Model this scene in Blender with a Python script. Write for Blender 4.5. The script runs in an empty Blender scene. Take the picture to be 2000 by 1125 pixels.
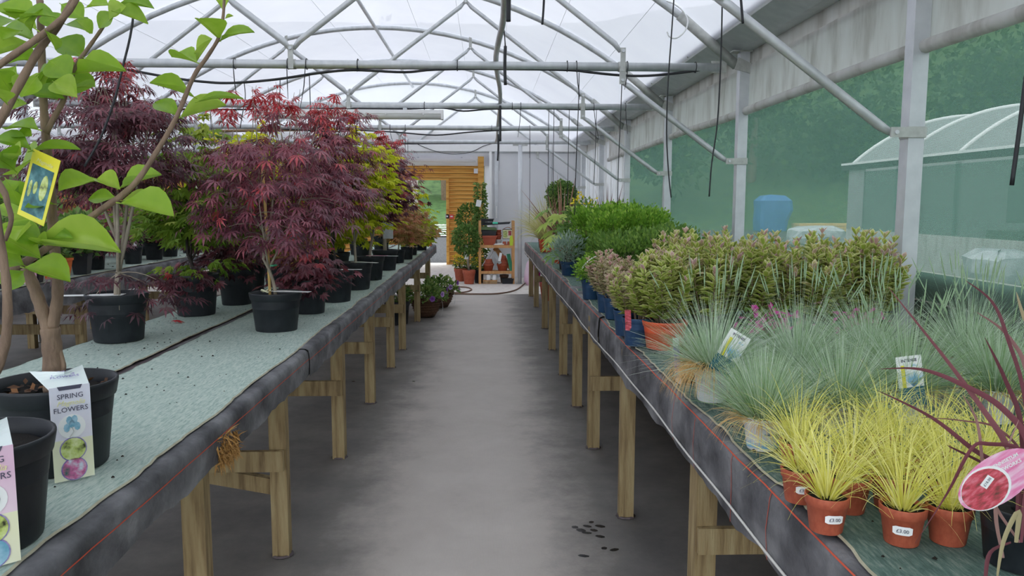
import bpy, math, random
import numpy as np
from mathutils import Vector, Matrix

rng = np.random.default_rng(11)
random.seed(11)
PI = math.pi
SC = bpy.context.scene
COL = SC.collection

# ------------------------------------------------------------------ camera, world, exposure
F_PX, PITCH, YAW, ROLL, CAM_H = 1505.0, 0.1091, 0.0334, 0.0024, 1.55
cam_d = bpy.data.cameras.new('camera')
cam_d.sensor_width = 36.0
cam_d.lens = 36.0 * F_PX / 2000.0
cam_d.clip_end = 400
cam = bpy.data.objects.new('camera', cam_d)
COL.objects.link(cam)
cam.matrix_world = (Matrix.Translation((0, 0, CAM_H)) @ Matrix.Rotation(-YAW, 4, 'Z')
                    @ Matrix.Rotation(PI / 2 - PITCH, 4, 'X') @ Matrix.Rotation(ROLL, 4, 'Z'))
SC.camera = cam

world = bpy.data.worlds.new('overcast_sky')
SC.world = world
world.use_nodes = True
wn = world.node_tree.nodes
bg = wn['Background']
bg.inputs[0].default_value = (0.90, 0.95, 1.0, 1)
bg.inputs[1].default_value = 2.85

SC.view_settings.view_transform = 'Standard'
SC.view_settings.look = 'None'
SC.view_settings.gamma = 1.0
SC.view_settings.use_curve_mapping = False
SC.view_settings.exposure = 0.18
SC.cycles.max_bounces = 7
SC.cycles.diffuse_bounces = 4
SC.cycles.glossy_bounces = 2
SC.cycles.transmission_bounces = 5
SC.cycles.transparent_max_bounces = 10
SC.cycles.caustics_reflective = False
SC.cycles.caustics_refractive = False
SC.cycles.use_denoising = True


def at(px, py, Y):
    """world point seen at photo pixel (px, py) at distance Y along the house"""
    x, y = px - 1000.0, py - 562.5
    c, s = math.cos(ROLL), math.sin(ROLL)
    x, y = c * x + s * y, -s * x + c * y
    xc, yu = x / F_PX, -y / F_PX
    fw = math.cos(PITCH) + yu * math.sin(PITCH)
    Z = -math.sin(PITCH) + yu * math.cos(PITCH)
    X = xc * math.cos(YAW) + fw * math.sin(YAW)
    Yd = -xc * math.sin(YAW) + fw * math.cos(YAW)
    t = Y / Yd
    return Vector((X * t, Y, CAM_H + Z * t))


# ------------------------------------------------------------------ materials
MATS = {}


GAIN = 1.6


def lift(c, g=None):
    g = GAIN if g is None else g
    return tuple(1 - (1 - x) ** g for x in c)


def new_mat(name):
    m = bpy.data.materials.new(name)
    m.use_nodes = True
    m.node_tree.nodes.clear()
    MATS[name] = m
    return m, m.node_tree.nodes, m.node_tree.links


def out_node(n, l, sock):
    o = n.new('ShaderNodeOutputMaterial')
    l.new(sock, o.inputs[0])


def coords(n, l, kind='Object', scale=(1, 1, 1)):
    tc = n.new('ShaderNodeTexCoord')
    mp = n.new('ShaderNodeMapping')
    mp.inputs['Scale'].default_value = scale
    l.new(tc.outputs[kind], mp.inputs[0])
    return mp.outputs[0]


def noise(n, l, vec, scale, detail=4, rough=.55):
    t = n.new('ShaderNodeTexNoise')
    t.inputs['Scale'].default_value = scale
    t.inputs['Detail'].default_value = detail
    t.inputs['Roughness'].default_value = rough
    l.new(vec, t.inputs['Vector'])
    return t.outputs[0]


def ramp(n, l, fac, stops):
    r = n.new('ShaderNodeValToRGB')
    e = r.color_ramp.elements
    e[0].position, e[0].color = stops[0][0], (*stops[0][1], 1)
    e[1].position, e[1].color = stops[-1][0], (*stops[-1][1], 1)
    for p, c in stops[1:-1]:
        k = e.new(p)
        k.color = (*c, 1)
    l.new(fac, r.inputs[0])
    return r.outputs[0]


def surf(name, stops, rough=.6, metal=0.0, nscale=8, stretch=(1, 1, 1), bump=0.0, bscale=None, detail=5, kind='Object', spec=.5, trans=0.0):
    """principled surface whose colour runs through a noise ramp"""
    m, n, l = new_mat(name)
    stops = [lift(c, 1.3 if max(c) < .06 else None) for c in stops]
    p = n.new('ShaderNodeBsdfPrincipled')
    v = coords(n, l, kind, stretch)
    f = noise(n, l, v, nscale, detail)
    if len(stops) == 1:
        p.inputs['Base Color'].default_value = (*stops[0], 1)
    else:
        k = len(stops)
        l.new(ramp(n, l, f, [(.32 + .36 * i / (k - 1), c) for i, c in enumerate(stops)]), p.inputs['Base Color'])
    p.inputs['Roughness'].default_value = rough
    p.inputs['Metallic'].default_value = metal
    p.inputs['Specular IOR Level'].default_value = spec
    if bump:
        b = n.new('ShaderNodeBump')
        b.inputs['Strength'].default_value = bump
        b.inputs['Distance'].default_value = .01
        g = noise(n, l, v, bscale or nscale * 3, 4)
        l.new(g, b.inputs['Height'])
        l.new(b.outputs[0], p.inputs['Normal'])
    s = p.outputs[0]
    if trans:
        t = n.new('ShaderNodeBsdfTranslucent')
        t.inputs[0].default_value = (*stops[-1], 1)
        mx = n.new('ShaderNodeMixShader')
        mx.inputs[0].default_value = trans
        l.new(s, mx.inputs[1])
        l.new(t.outputs[0], mx.inputs[2])
        s = mx.outputs[0]
    out_node(n, l, s)
    return m


def leaf_mat(name, stops, trans=.35, rough=.5, edge=None, spec=.35):
    """leaf whose colour follows the per-leaf attribute tint; edge = colour of a variegated margin"""
    m, n, l = new_mat(name)
    g = {'maple_purple': 2.0, 'maple_dark': 1.9, 'magnolia_leaf': 1.7, 'sedge_blade': 2.6, 'fescue_blade': 2.5, 'hebe_leaf': 2.3, 'hebe_pale': 1.9, 'tree_leaf': 1.0, 'penni_leaf': 1.6}.get(name, 2.0)
    stops = [(p, lift(c, g)) for p, c in stops]
    edge = [(p, lift(c, g)) for p, c in edge] if edge else None
    a = n.new('ShaderNodeAttribute')
    a.attribute_name = 'tint'
    col = ramp(n, l, a.outputs['Fac'], stops)
    if edge:
        e = n.new('ShaderNodeAttribute')
        e.attribute_name = 'edge'
        mx = n.new('ShaderNodeMix')
        mx.data_type = 'RGBA'
        l.new(e.outputs['Fac'], mx.inputs[0])
        l.new(col, mx.inputs[6])
        ecol = ramp(n, l, a.outputs['Fac'], edge)
        l.new(ecol, mx.inputs[7])
        col = mx.outputs[2]
    p = n.new('ShaderNodeBsdfPrincipled')
    p.inputs['Roughness'].default_value = rough
    p.inputs['Specular IOR Level'].default_value = spec
    l.new(col, p.inputs['Base Color'])
    t = n.new('ShaderNodeBsdfTranslucent')
    l.new(col, t.inputs[0])
    mx = n.new('ShaderNodeMixShader')
    mx.inputs[0].default_value = trans
    l.new(p.outputs[0], mx.inputs[1])
    l.new(t.outputs[0], mx.inputs[2])
    out_node(n, l, mx.outputs[0])
    return m


def sheet_mat(name, stops, clear, transl, nscale=3, stretch=(1, 1, 1), rough=.5, lines=None):
    """thin sheet: part clear, part translucent, the rest reflecting"""
    m, n, l = new_mat(name)
    v = coords(n, l, 'Object', stretch)
    f = noise(n, l, v, nscale, 4)
    k = len(stops)
    col = ramp(n, l, f, [(.3 + .4 * i / max(1, k - 1), c) for i, c in enumerate(stops)]) if k > 1 else None
    d = n.new('ShaderNodeBsdfDiffuse')
    t = n.new('ShaderNodeBsdfTranslucent')
    c = n.new('ShaderNodeBsdfTransparent')
    for s in (d, t):
        if col:
            l.new(col, s.inputs[0])
        else:
            s.inputs[0].default_value = (*stops[0], 1)
    m1 = n.new('ShaderNodeMixShader')
    m1.inputs[0].default_value = transl
    l.new(d.outputs[0], m1.inputs[1])
    l.new(t.outputs[0], m1.inputs[2])
    m2 = n.new('ShaderNodeMixShader')
    m2.inputs[0].default_value = clear
    if lines:
        w = n.new('ShaderNodeTexWave')
        w.bands_direction = 'Z'
        w.inputs['Scale'].default_value = lines
        w.inputs['Distortion'].default_value = .6
        tc = n.new('ShaderNodeTexCoord')
        l.new(tc.outputs['Object'], w.inputs['Vector'])
        mm = n.new('ShaderNodeMapRange')
        mm.inputs[3].default_value = clear - .05
        mm.inputs[4].default_value = clear + .05
        l.new(w.outputs['Fac'], mm.inputs[0])
        l.new(mm.outputs[0], m2.inputs[0])
    l.new(m1.outputs[0], m2.inputs[1])
    l.new(c.outputs[0], m2.inputs[2])
    out_node(n, l, m2.outputs[0])
    return m


sheet_mat('film', [(.80, .80, .88), (.85, .85, .92)], .04, .29, 1.5)
sheet_mat('panel', [(.84, .85, .86), (.89, .90, .91)], .03, .42, 1.0)
sheet_mat('panel_grey', [(.40, .42, .42), (.46, .48, .48)], .03, .3, 1.0)
sheet_mat('mesh', [(.15, .275, .225), (.18, .31, .255)], .50, .55, .6, lines=60)
sheet_mat('curtain', [(.56, .54, .50), (.76, .75, .72), (.82, .82, .80)], .0, .42, 7, (1, 1, .25))
surf('galv', [(.42, .44, .45), (.55, .57, .58)], .42, .35, 14, (1, 1, .3))
surf('alu', [(.42, .44, .46), (.52, .54, .56)], .5, .35, 9)
surf('bracket', [(.30, .31, .29), (.42, .43, .40)], .5, .3, 20)
surf('white_metal', [(.74, .74, .72), (.82, .82, .80)], .5, 0, 6)
surf('diffuser', [(.80, .80, .76)], .4)
surf('black_plastic', [(.012, .013, .015), (.022, .023, .026)], .55, 0, 12)
surf('pot_black', [(.008, .010, .013), (.017, .020, .024)], .5, 0, 3, spec=.4)
surf('pot_blue', [(.008, .030, .075), (.014, .045, .10)], .45, 0, 3)
surf('pot_terracotta', [(.27, .052, .026), (.36, .080, .040)], .6, 0, 5)
surf('pot_red', [(.52, .060, .022), (.60, .085, .032)], .5, 0, 4)
surf('pot_orange', [(.68, .10, .012), (.72, .13, .02)], .5, 0, 4)
surf('pot_white', [(.60, .64, .64), (.68, .72, .72)], .5, 0, 3)
surf('pot_brown', [(.10, .055, .035), (.15, .085, .055)], .7, 0, 8)
surf('soil', [(.004, .003, .003), (.009, .007, .005), (.024, .015, .010)], 1.0, 0, 60, bump=1, bscale=90)
surf('soil_red', [(.03, .014, .010), (.10, .035, .022), (.16, .06, .04)], .95, 0, 70, bump=1, bscale=90)
surf('timber', [(.11, .072, .032), (.23, .165, .078), (.30, .235, .12)], .75, 0, 5, (6, 6, .6), .3, 30)
surf('timber_end', [(.20, .12, .06), (.36, .24, .12)], .8, 0, 20)
surf('old_board', [(.34, .30, .25), (.46, .42, .36)], .85, 0, 6, (1, .3, 8))
surf('shelf_wood', [(.38, .17, .06), (.54, .27, .10)], .65, 0, 6, (5, 5, .8))
surf('cladding', [(.46, .17, .022), (.70, .31, .055), (.76, .37, .075)], .6, 0, 3, (.6, 4, 7), .2, 30)
surf('bark', [(.10, .065, .045), (.20, .135, .09)], .8, 0, 25, (1, 1, .4), .5)
surf('bark_grey', [(.17, .145, .11), (.28, .24, .18)], .8, 0, 25, (1, 1, .4), .4)
surf('bark_dark', [(.014, .011, .010), (.035, .025, .02)], .7, 0, 25)
surf('cane', [(.55, .33, .10), (.66, .42, .15)], .55, 0, 10, (1, 1, .2))
surf('concrete', [(.47, .41, .36), (.58, .53, .47), (.63, .58, .52)], .85, 0, 9, bump=.2, bscale=80)
surf('gravel', [(.028, .028, .03), (.058, .058, .06), (.09, .089, .087)], 1.0, 0, 25, bump=.6, spec=.05)
surf('grass', [(.016, .045, .008), (.035, .085, .014)], .9, 0, 3, bump=.8, bscale=40)
surf('hill', [(.016, .042, .010), (.034, .072, .018), (.055, .09, .028)], .95, 0, 1.5, bump=1)
surf('coir', [(.28, .13, .035), (.48, .25, .075)], .95, 0, 80, bump=1, bscale=160)
surf('paper', [(.78, .80, .78)], .5)
surf('paper_mint', [(.62, .74, .72), (.74, .82, .80)], .45, 0, 6)
surf('paper_cream', [(.72, .72, .42), (.78, .78, .52)], .45, 0, 6)
surf('paper_pink', [(.62, .34, .50), (.74, .55, .64)], .45, 0, 5)
surf('paper_lilac', [(.55, .58, .72), (.70, .66, .74)], .45, 0, 7)
surf('paper_lime', [(.44, .60, .03)], .45)
surf('ink', [(.05, .05, .08)], .6)
surf('ink_yellow', [(.72, .62, .03)], .5)
surf('ink_gold', [(.72, .70, .30)], .5)
surf('ink_blue', [(.10, .32, .55), (.30, .55, .72)], .5, 0, 30)
surf('ink_teal', [(.01, .085, .12)], .5)
surf('ink_violet', [(.10, .07, .28), (.30, .26, .50)], .5, 0, 60)
surf('photo_blue', [(.05, .17, .26), (.12, .30, .42), (.32, .52, .66)], .4, 0, 22)
surf('photo_teal', [(.008, .05, .06), (.03, .12, .14), (.10, .25, .28)], .4, 0, 40)
surf('photo_lime', [(.03, .03, .02), (.40, .50, .12), (.65, .72, .35)], .4, 0, 45)
surf('photo_bloom', [(.02, .10, .08), (.50, .10, .25), (.55, .62, .75)], .4, 0, 45)
surf('photo_pink', [(.10, .04, .03), (.45, .05, .07), (.62, .18, .22)], .4, 0, 40, (1, 3, 1))
surf('tag_pink', [(.62, .08, .22), (.72, .26, .42), (.80, .60, .68)], .4, 0, 16, (1, 5, 3))
surf('tag_yellow', [(.74, .62, .02), (.80, .70, .06)], .4, 0, 6)
surf('red_thread', [(.42, .055, .025)], .7)
surf('wet', [(.012, .012, .013)], .25)
surf('tarp_blue', [(.012, .085, .26), (.025, .13, .34)], .5, 0, 6, bump=.6)
surf('wrap', [(.22, .24, .25), (.38, .40, .41)], .35, 0, 6, bump=1, bscale=8)
surf('blackfilm', [(.02, .02, .022)], .4)
surf('red_box', [(.60, .03, .03)], .4)
surf('grey_box', [(.42, .42, .40)], .5)
surf('green_plastic', [(.03, .24, .12)], .45)
surf('lid_green', [(.08, .13, .05)], .5)
surf('mint_glow', [(.05, .60, .35)], .4)
surf('skin', [(.50, .30, .22)], .55)
surf('shirt', [(.30, .42, .68), (.40, .52, .76)], .8, 0, 8)
surf('jeans', [(.035, .07, .14), (.07, .12, .22)], .85, 0, 20)
surf('hair', [(.03, .02, .012)], .7)
surf('shoe', [(.03, .03, .03)], .6)
surf('purple_cloth', [(.10, .06, .30)], .7)
surf('wicker', [(.04, .02, .012), (.13, .065, .035)], .8, 0, 60, (1, 1, 3), .6)


def fabric_mats():
    # woven aisle ground cover: dusty walked middle, bench shade painted into darker sides
    m, n, l = new_mat('ground_cover')
    p = n.new('ShaderNodeBsdfPrincipled')
    v = coords(n, l, 'Object', (1, 1, 1))
    f = noise(n, l, v, 2.2, 12, .72)
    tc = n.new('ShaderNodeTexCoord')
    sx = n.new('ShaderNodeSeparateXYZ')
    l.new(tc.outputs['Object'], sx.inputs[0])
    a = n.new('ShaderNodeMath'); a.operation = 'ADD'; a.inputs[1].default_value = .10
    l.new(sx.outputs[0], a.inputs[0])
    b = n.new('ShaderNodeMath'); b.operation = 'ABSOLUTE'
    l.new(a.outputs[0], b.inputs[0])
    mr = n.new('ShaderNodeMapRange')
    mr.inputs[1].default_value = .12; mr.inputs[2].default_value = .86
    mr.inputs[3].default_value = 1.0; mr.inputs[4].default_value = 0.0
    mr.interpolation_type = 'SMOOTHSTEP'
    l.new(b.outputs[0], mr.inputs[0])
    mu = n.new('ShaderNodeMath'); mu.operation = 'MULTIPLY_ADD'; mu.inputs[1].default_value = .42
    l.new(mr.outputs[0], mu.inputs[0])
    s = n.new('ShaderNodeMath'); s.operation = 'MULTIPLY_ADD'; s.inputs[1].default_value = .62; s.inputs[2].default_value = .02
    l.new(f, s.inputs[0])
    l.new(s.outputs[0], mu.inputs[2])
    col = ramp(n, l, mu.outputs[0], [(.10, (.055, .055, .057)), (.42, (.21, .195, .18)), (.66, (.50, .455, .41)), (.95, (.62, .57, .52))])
    l.new(col, p.inputs['Base Color'])
    p.inputs['Roughness'].default_value = .62
    p.inputs['Specular IOR Level'].default_value = .45
    w = n.new('ShaderNodeTexWave'); w.bands_direction = 'X'
    w.inputs['Scale'].default_value = 55; w.inputs['Distortion'].default_value = 2
    l.new(v, w.inputs['Vector'])
    bp = n.new('ShaderNodeBump'); bp.inputs['Strength'].default_value = .15; bp.inputs['Distance'].default_value = .004
    l.new(w.outputs['Fac'], bp.inputs['Height'])
    l.new(bp.outputs[0], p.inputs['Normal'])
    out_node(n, l, p.outputs[0])
    # skirt of the benches: same cloth, worn pale along the folds
    surf('skirt', [(.028, .028, .031), (.075, .075, .080), (.15, .15, .155)], .65, 0, 7, (1, .8, 1), .35, 60)
    surf('skirt_end', [(.035, .03, .03), (.09, .07, .075)], .7, 0, 9)
    surf('mat_pale', [(.20, .30, .255), (.35, .45, .385), (.47, .545, .46)], .85, 0, 26, (10, 1.3, 1), .6, 90)
    surf('mat_teal', [(.040, .080, .068), (.075, .130, .108), (.15, .20, .165)], .85, 0, 26, (6, 1.2, 1), .6, 90)
    surf('mat_hem', [(.24, .22, .15), (.33, .31, .22)], .9, 0, 30)
    surf('string', [(.55, .53, .48)], .8)


fabric_mats()

leaf_mat('maple_purple', [(0, (.045, .014, .022)), (.45, (.125, .034, .050)), (.8, (.23, .060, .075)), (1, (.46, .030, .032))], .30, .36, spec=.6)
leaf_mat('maple_dark', [(0, (.032, .011, .016)), (.5, (.090, .026, .036)), (.85, (.165, .044, .055)), (1, (.36, .03, .03))], .28, .38, spec=.6)
leaf_mat('maple_green', [(0, (.055, .115, .012)), (.5, (.13, .22, .022)), (1, (.30, .36, .05))], .40, .5)
leaf_mat('maple_yellow', [(0, (.22, .28, .012)), (.5, (.44, .48, .020)), (1, (.70, .62, .03))], .42, .5)
leaf_mat('maple_rust', [(0, (.16, .13, .03)), (.5, (.30, .16, .06)), (1, (.36, .07, .06))], .38, .5)
leaf_mat('magnolia_leaf', [(0, (.09, .20, .014)), (.5, (.20, .35, .022)), (1, (.36, .50, .07))], .45, .34, spec=.5)
leaf_mat('hebe_leaf', [(0, (.10, .15, .022)), (.5, (.19, .25, .035)), (.88, (.24, .24, .05)), (1, (.30, .16, .16))], .3, .45,
         edge=[(0, (.36, .36, .09)), (.5, (.64, .60, .22)), (.88, (.68, .62, .32)), (1, (.56, .36, .36))])
leaf_mat('hebe_pale', [(0, (.16, .17, .05)), (.6, (.30, .25, .12)), (1, (.38, .18, .18))], .3, .45,
         edge=[(0, (.46, .42, .20)), (.6, (.70, .58, .40)), (1, (.62, .38, .36))])
leaf_mat('box_leaf', [(0, (.028, .065, .010)), (.5, (.065, .135, .022)), (1, (.13, .22, .035))], .35, .45)
leaf_mat('bright_leaf', [(0, (.055, .13, .010)), (.5, (.12, .26, .025)), (1, (.27, .42, .05))], .4, .45)
leaf_mat('mid_leaf', [(0, (.03, .075, .015)), (.5, (.075, .15, .03)), (1, (.20, .26, .07))], .35, .5)
leaf_mat('fatsia_leaf', [(0, (.09, .18, .05)), (.5, (.17, .30, .08)), (1, (.36, .46, .09))], .4, .4)
leaf_mat('grey_leaf', [(0, (.10, .16, .11)), (.5, (.19, .27, .20)), (1, (.30, .38, .30))], .3, .55)
leaf_mat('fescue_blade', [(0, (.46, .25, .085)), (.22, (.48, .30, .13)), (.3, (.12, .20, .08)), (.65, (.27, .37, .24)), (1, (.46, .55, .42))], .3, .5)
leaf_mat('sedge_blade', [(0, (.38, .38, .05)), (.5, (.62, .56, .10)), (1, (.76, .70, .22))], .35, .45)
leaf_mat('penni_leaf', [(0, (.065, .020, .026)), (.5, (.18, .058, .072)), (.85, (.30, .17, .15)), (1, (.34, .30, .15))], .25, .4)
leaf_mat('phormium_leaf', [(0, (.09, .03, .03)), (.5, (.22, .10, .07)), (1, (.36, .26, .14))], .3, .45)
leaf_mat('variegated_blade', [(0, (.24, .24, .07)), (.5, (.42, .40, .14)), (1, (.58, .52, .26))], .3, .5)
leaf_mat('petal_yellow', [(0, (.85, .48, .01)), (1, (.9, .62, .03))], .3, .5)
leaf_mat('petal_magenta', [(0, (.35, .01, .16)), (1, (.50, .03, .26))], .3, .5)
leaf_mat('petal_violet', [(0, (.10, .01, .20)), (1, (.45, .30, .60))], .3, .5)
leaf_mat('petal_white', [(0, (.7, .72, .66)), (1, (.85, .85, .8))], .3, .5)
leaf_mat('tree_leaf', [(0, (.018, .055, .010)), (.5, (.05, .12, .02)), (1, (.12, .20, .04))], .4, .6)
leaf_mat('bark_chip', [(0, (.02, .012, .008)), (.6, (.07, .03, .012)), (1, (.20, .09, .035))], 0, .8)
leaf_mat('variegated_leaf', [(0, (.10, .17, .07)), (.5, (.34, .40, .28)), (1, (.62, .64, .55))], .3, .5)


# ------------------------------------------------------------------ mesh builder
def frames(d, up):
    """rotation matrices with y along d and z close to up (arrays N x 3)"""
    y = d / np.linalg.norm(d, axis=1, keepdims=True)
    z = up - (up * y).sum(1, keepdims=True) * y
    z /= np.linalg.norm(z, axis=1, keepdims=True) + 1e-9
    x = np.cross(y, z)
    return np.stack([x, y, z], axis=2)


class MB:
    def __init__(s):
        s.V, s.Q, s.T, s.t, s.e, s.n = [], [], [], [], [], 0

    def add(s, v, quads=(), tris=(), tint=.5, edge=None):
        v = np.asarray(v, float).reshape(-1, 3)
        k = len(v)
        if len(quads):
            s.Q.append(np.asarray(quads, int).reshape(-1, 4) + s.n)
        if len(tris):
            s.T.append(np.asarray(tris, int).reshape(-1, 3) + s.n)
        s.V.append(v)
        s.t.append(np.broadcast_to(np.asarray(tint, float), (k,)) if np.ndim(tint) < 1 or len(tint) == k else np.full(k, .5))
        s.e.append(np.zeros(k) if edge is None else np.asarray(edge, float))
        s.n += k
        return s

    def box(s, x0, x1, y0, y1, z0, z1, tint=.5):
        v = [(x, y, z) for x in (x0, x1) for y in (y0, y1) for z in (z0, z1)]
        return s.add(v, [(0, 1, 3, 2), (4, 6, 7, 5), (0, 4, 5, 1), (2, 3, 7, 6), (0, 2, 6, 4), (1, 5, 7, 3)], tint=tint)

    def beam(s, p, q, w, h, up=(0, 0, 1)):
        p, q = Vector(p), Vector(q)
        d = (q - p).normalized()
        u = Vector(up)
        if abs(d.dot(u)) > .98:
            u = Vector((0, 1, 0))
        x = d.cross(u).normalized()
        z = x.cross(d).normalized()
        v = [c + x * (a * w / 2) + z * (b * h / 2) for a in (-1, 1) for c in (p, q) for b in (-1, 1)]
        return s.add([tuple(k) for k in v], [(0, 1, 3, 2), (4, 6, 7, 5), (0, 4, 5, 1), (2, 3, 7, 6), (0, 2, 6, 4), (1, 5, 7, 3)])

    def tube(s, pts, r, n=8, cap=True, tint=.5):
        P = np.array([tuple(p) for p in pts], float)
        k = len(P)
        R = np.broadcast_to(np.asarray(r, float), (k,))
        tg = np.gradient(P, axis=0)
        tg /= np.linalg.norm(tg, axis=1, keepdims=True) + 1e-12
        u = np.array([0, 0, 1.]) if abs(tg[0][2]) < .9 else np.array([1., 0, 0])
        ring = []
        for i in range(k):
            u = u - (u @ tg[i]) * tg[i]
            u /= np.linalg.norm(u) + 1e-12
            w = np.cross(tg[i], u)
            a = np.arange(n) * 2 * PI / n
            ring.append(P[i] + R[i] * (np.cos(a)[:, None] * u + np.sin(a)[:, None] * w))
        v = np.concatenate(ring)
        q = []
        for i in range(k - 1):
            for j in range(n):
                j2 = (j + 1) % n
                q.append((i * n + j, i * n + j2, (i + 1) * n + j2, (i + 1) * n + j))
        tr = []
        if cap:
            v = np.concatenate([v, P[:1], P[-1:]])
            for j in range(n):
                j2 = (j + 1) % n
                tr.append((k * n, j2, j))
                tr.append((k * n + 1, (k - 1) * n + j, (k - 1) * n + j2))
        return s.add(v, q, tr, tint)

    def lathe(s, prof, n=24, c=(0, 0, 0), tint=.5):
        a = np.arange(n) * 2 * PI / n
        v = []
        for r, z in prof:
            v.append(np.stack([c[0] + r * np.cos(a), c[1] + r * np.sin(a), np.full(n, c[2] + z)], 1))
        q = [(i * n + j, i * n + (j + 1) % n, (i + 1) * n + (j + 1) % n, (i + 1) * n + j) for i in range(len(prof) - 1) for j in range(n)]
        return s.add(np.concatenate(v), q, tint=tint)

    def prism(s, poly, d):
        """closed polygon (3d points) swept by vector d; polygon must be convex"""
        P = np.array([tuple(p) for p in poly], float)
        k = len(P)
        d = np.array(tuple(d), float)
        v = np.concatenate([P, P + d])
        q = [(i, (i + 1) % k, k + (i + 1) % k, k + i) for i in range(k)]
        t = [(0, i + 1, i) for i in range(1, k - 1)] + [(k, k + i, k + i + 1) for i in range(1, k - 1)]
        return s.add(v, q, t)

    def scatter(s, tm, pos, rot, scale, tint):
        v, q, t = tm['v'], tm['q'], tm['t']
        N, k = len(pos), len(v)
        sc = np.asarray(scale, float)
        sc = sc.reshape(N, 1, 1) if sc.ndim == 1 else sc.reshape(N, 1, 3)
        W = np.einsum('nij,nkj->nki', rot, v[None] * sc) + pos[:, None, :]
        off = (np.arange(N) * k)[:, None, None]
        tv = np.repeat(np.asarray(tint, float), k)
        ev = np.tile(tm['e'], N)
        s.add(W.reshape(-1, 3), (q[None] + off).reshape(-1, 4) if len(q) else (), (t[None] + off).reshape(-1, 3) if len(t) else (), tv, ev)
        return s

    def blades(s, base, d0, length, width, bend, seg, tint, droop=1.0, jit=0.0):
        """grass blades: arrays of bases, start directions, lengths, widths and how far they bend over"""
        N = len(base)
        ts = np.linspace(0, 1, seg + 1)
        d = d0 / np.linalg.norm(d0, axis=1, keepdims=True)
        g = np.zeros_like(d); g[:, 2] = -1
        p = base.copy()
        side = np.cross(d, np.array([0, 0, 1.]))
        bad = np.linalg.norm(side, axis=1) < .1
        side[bad] = np.array([1., 0, 0])
        ang = rng.uniform(-.9, .9, N)
        side /= np.linalg.norm(side, axis=1, keepdims=True)
        side = side * np.cos(ang)[:, None] + np.cross(d, side) * np.sin(ang)[:, None]
        rows = []
        for i, t in enumerate(ts):
            w = width * (1 - t ** 1.6) * .5 + (.0002 if i == seg else 0)
            rows.append(p - side * w[:, None])
            rows.append(p + side * w[:, None])
            d = d + g * (bend * droop / seg * (.4 + 1.4 * t))[:, None]
            if jit:
                d = d + rng.normal(0, jit, d.shape)
            d /= np.linalg.norm(d, axis=1, keepdims=True)
            p = p + d * (length / seg)[:, None]
        W = np.stack(rows, 1)
        k = 2 * (seg + 1)
        q = np.array([(2 * i, 2 * i + 1, 2 * i + 3, 2 * i + 2) for i in range(seg)])
        s.add(W.reshape(-1, 3), (q[None] + (np.arange(N) * k)[:, None, None]).reshape(-1, 4), (), np.repeat(np.asarray(tint), k))
        return s

    def mesh(s, name, mat, smooth=False):
        me = bpy.data.meshes.new(name)
        V = np.concatenate(s.V)
        Q = np.concatenate(s.Q) if s.Q else np.zeros((0, 4), int)
        T = np.concatenate(s.T) if s.T else np.zeros((0, 3), int)
        me.vertices.add(len(V))
        me.vertices.foreach_set('co', V.astype(np.float32).ravel())
        L = np.concatenate([Q.ravel(), T.ravel()]).astype(np.int32)
        me.loops.add(len(L))
        me.loops.foreach_set('vertex_index', L)
        st = np.concatenate([np.arange(len(Q)) * 4, len(Q) * 4 + np.arange(len(T)) * 3]).astype(np.int32)
        me.polygons.add(len(st))
        me.polygons.foreach_set('loop_start', st)
        a = me.attributes.new('tint', 'FLOAT', 'POINT')
        a.data.foreach_set('value', np.concatenate(s.t).astype(np.float32))
        E = np.concatenate(s.e)
        if E.any():
            a = me.attributes.new('edge', 'FLOAT', 'POINT')
            a.data.foreach_set('value', E.astype(np.float32))
        me.materials.append(MATS[mat])
        me.update(calc_edges=True)
        me.validate()
        me.polygons.foreach_set('use_smooth', np.full(len(me.polygons), bool(smooth)))
        return me

    def build(s, name, mat, parent=None, smooth=False, stuff=False):
        return link(name, s.mesh(name, mat, smooth), parent, stuff)


def link(name, me, parent=None, stuff=False):
    o = bpy.data.objects.new(name, me)
    COL.objects.link(o)
    if parent is not None:
        o.parent = parent
    if stuff:
        o['kind'] = 'stuff'
    return o


def tag(o, label, cat, group=None):
    o['label'] = label
    o['category'] = cat
    if group:
        o['group'] = group
    return o


def thing(name, label, cat, loc=(0, 0, 0), rz=0.0, group=None):
    o = bpy.data.objects.new(name, None)
    o.empty_display_size = .05
    COL.objects.link(o)
    o.location = loc
    o.rotation_euler = (0, 0, rz)
    return tag(o, label, cat, group)


def struct(o):
    o['kind'] = 'structure'
    return o


def copy_tree(o, parent=None, label=None, group=None, loc=None, rz=None):
    c = o.copy()
    COL.objects.link(c)
    if parent is not None:
        c.parent = parent
    if label:
        c['label'] = label
    if group:
        c['group'] = group
    if loc is not None:
        c.location = loc
    if rz is not None:
        c.rotation_euler = (0, 0, rz)
    for ch in list(o.children):
        copy_tree(ch, c)
    return c


_dg = None


def text(name, body, size, mat, parent, M, depth=.0002, align='CENTER', bold=0.0, shear=0.0):
    cu = bpy.data.curves.new(name, 'FONT')
    cu.body = body
    cu.size = size
    cu.align_x = align
    cu.align_y = 'CENTER'
    cu.extrude = depth
    cu.offset = bold
    cu.shear = shear
    cu.resolution_u = 2
    tmp = bpy.data.objects.new(name, cu)
    COL.objects.link(tmp)
    bpy.context.view_layer.update()
    me = bpy.data.meshes.new_from_object(tmp.evaluated_get(bpy.context.evaluated_depsgraph_get()))
    bpy.data.objects.remove(tmp)
    me.materials.clear()
    me.materials.append(MATS[mat])
    o = link(name, me, parent)
    o.matrix_basis = M
    return o


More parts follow.
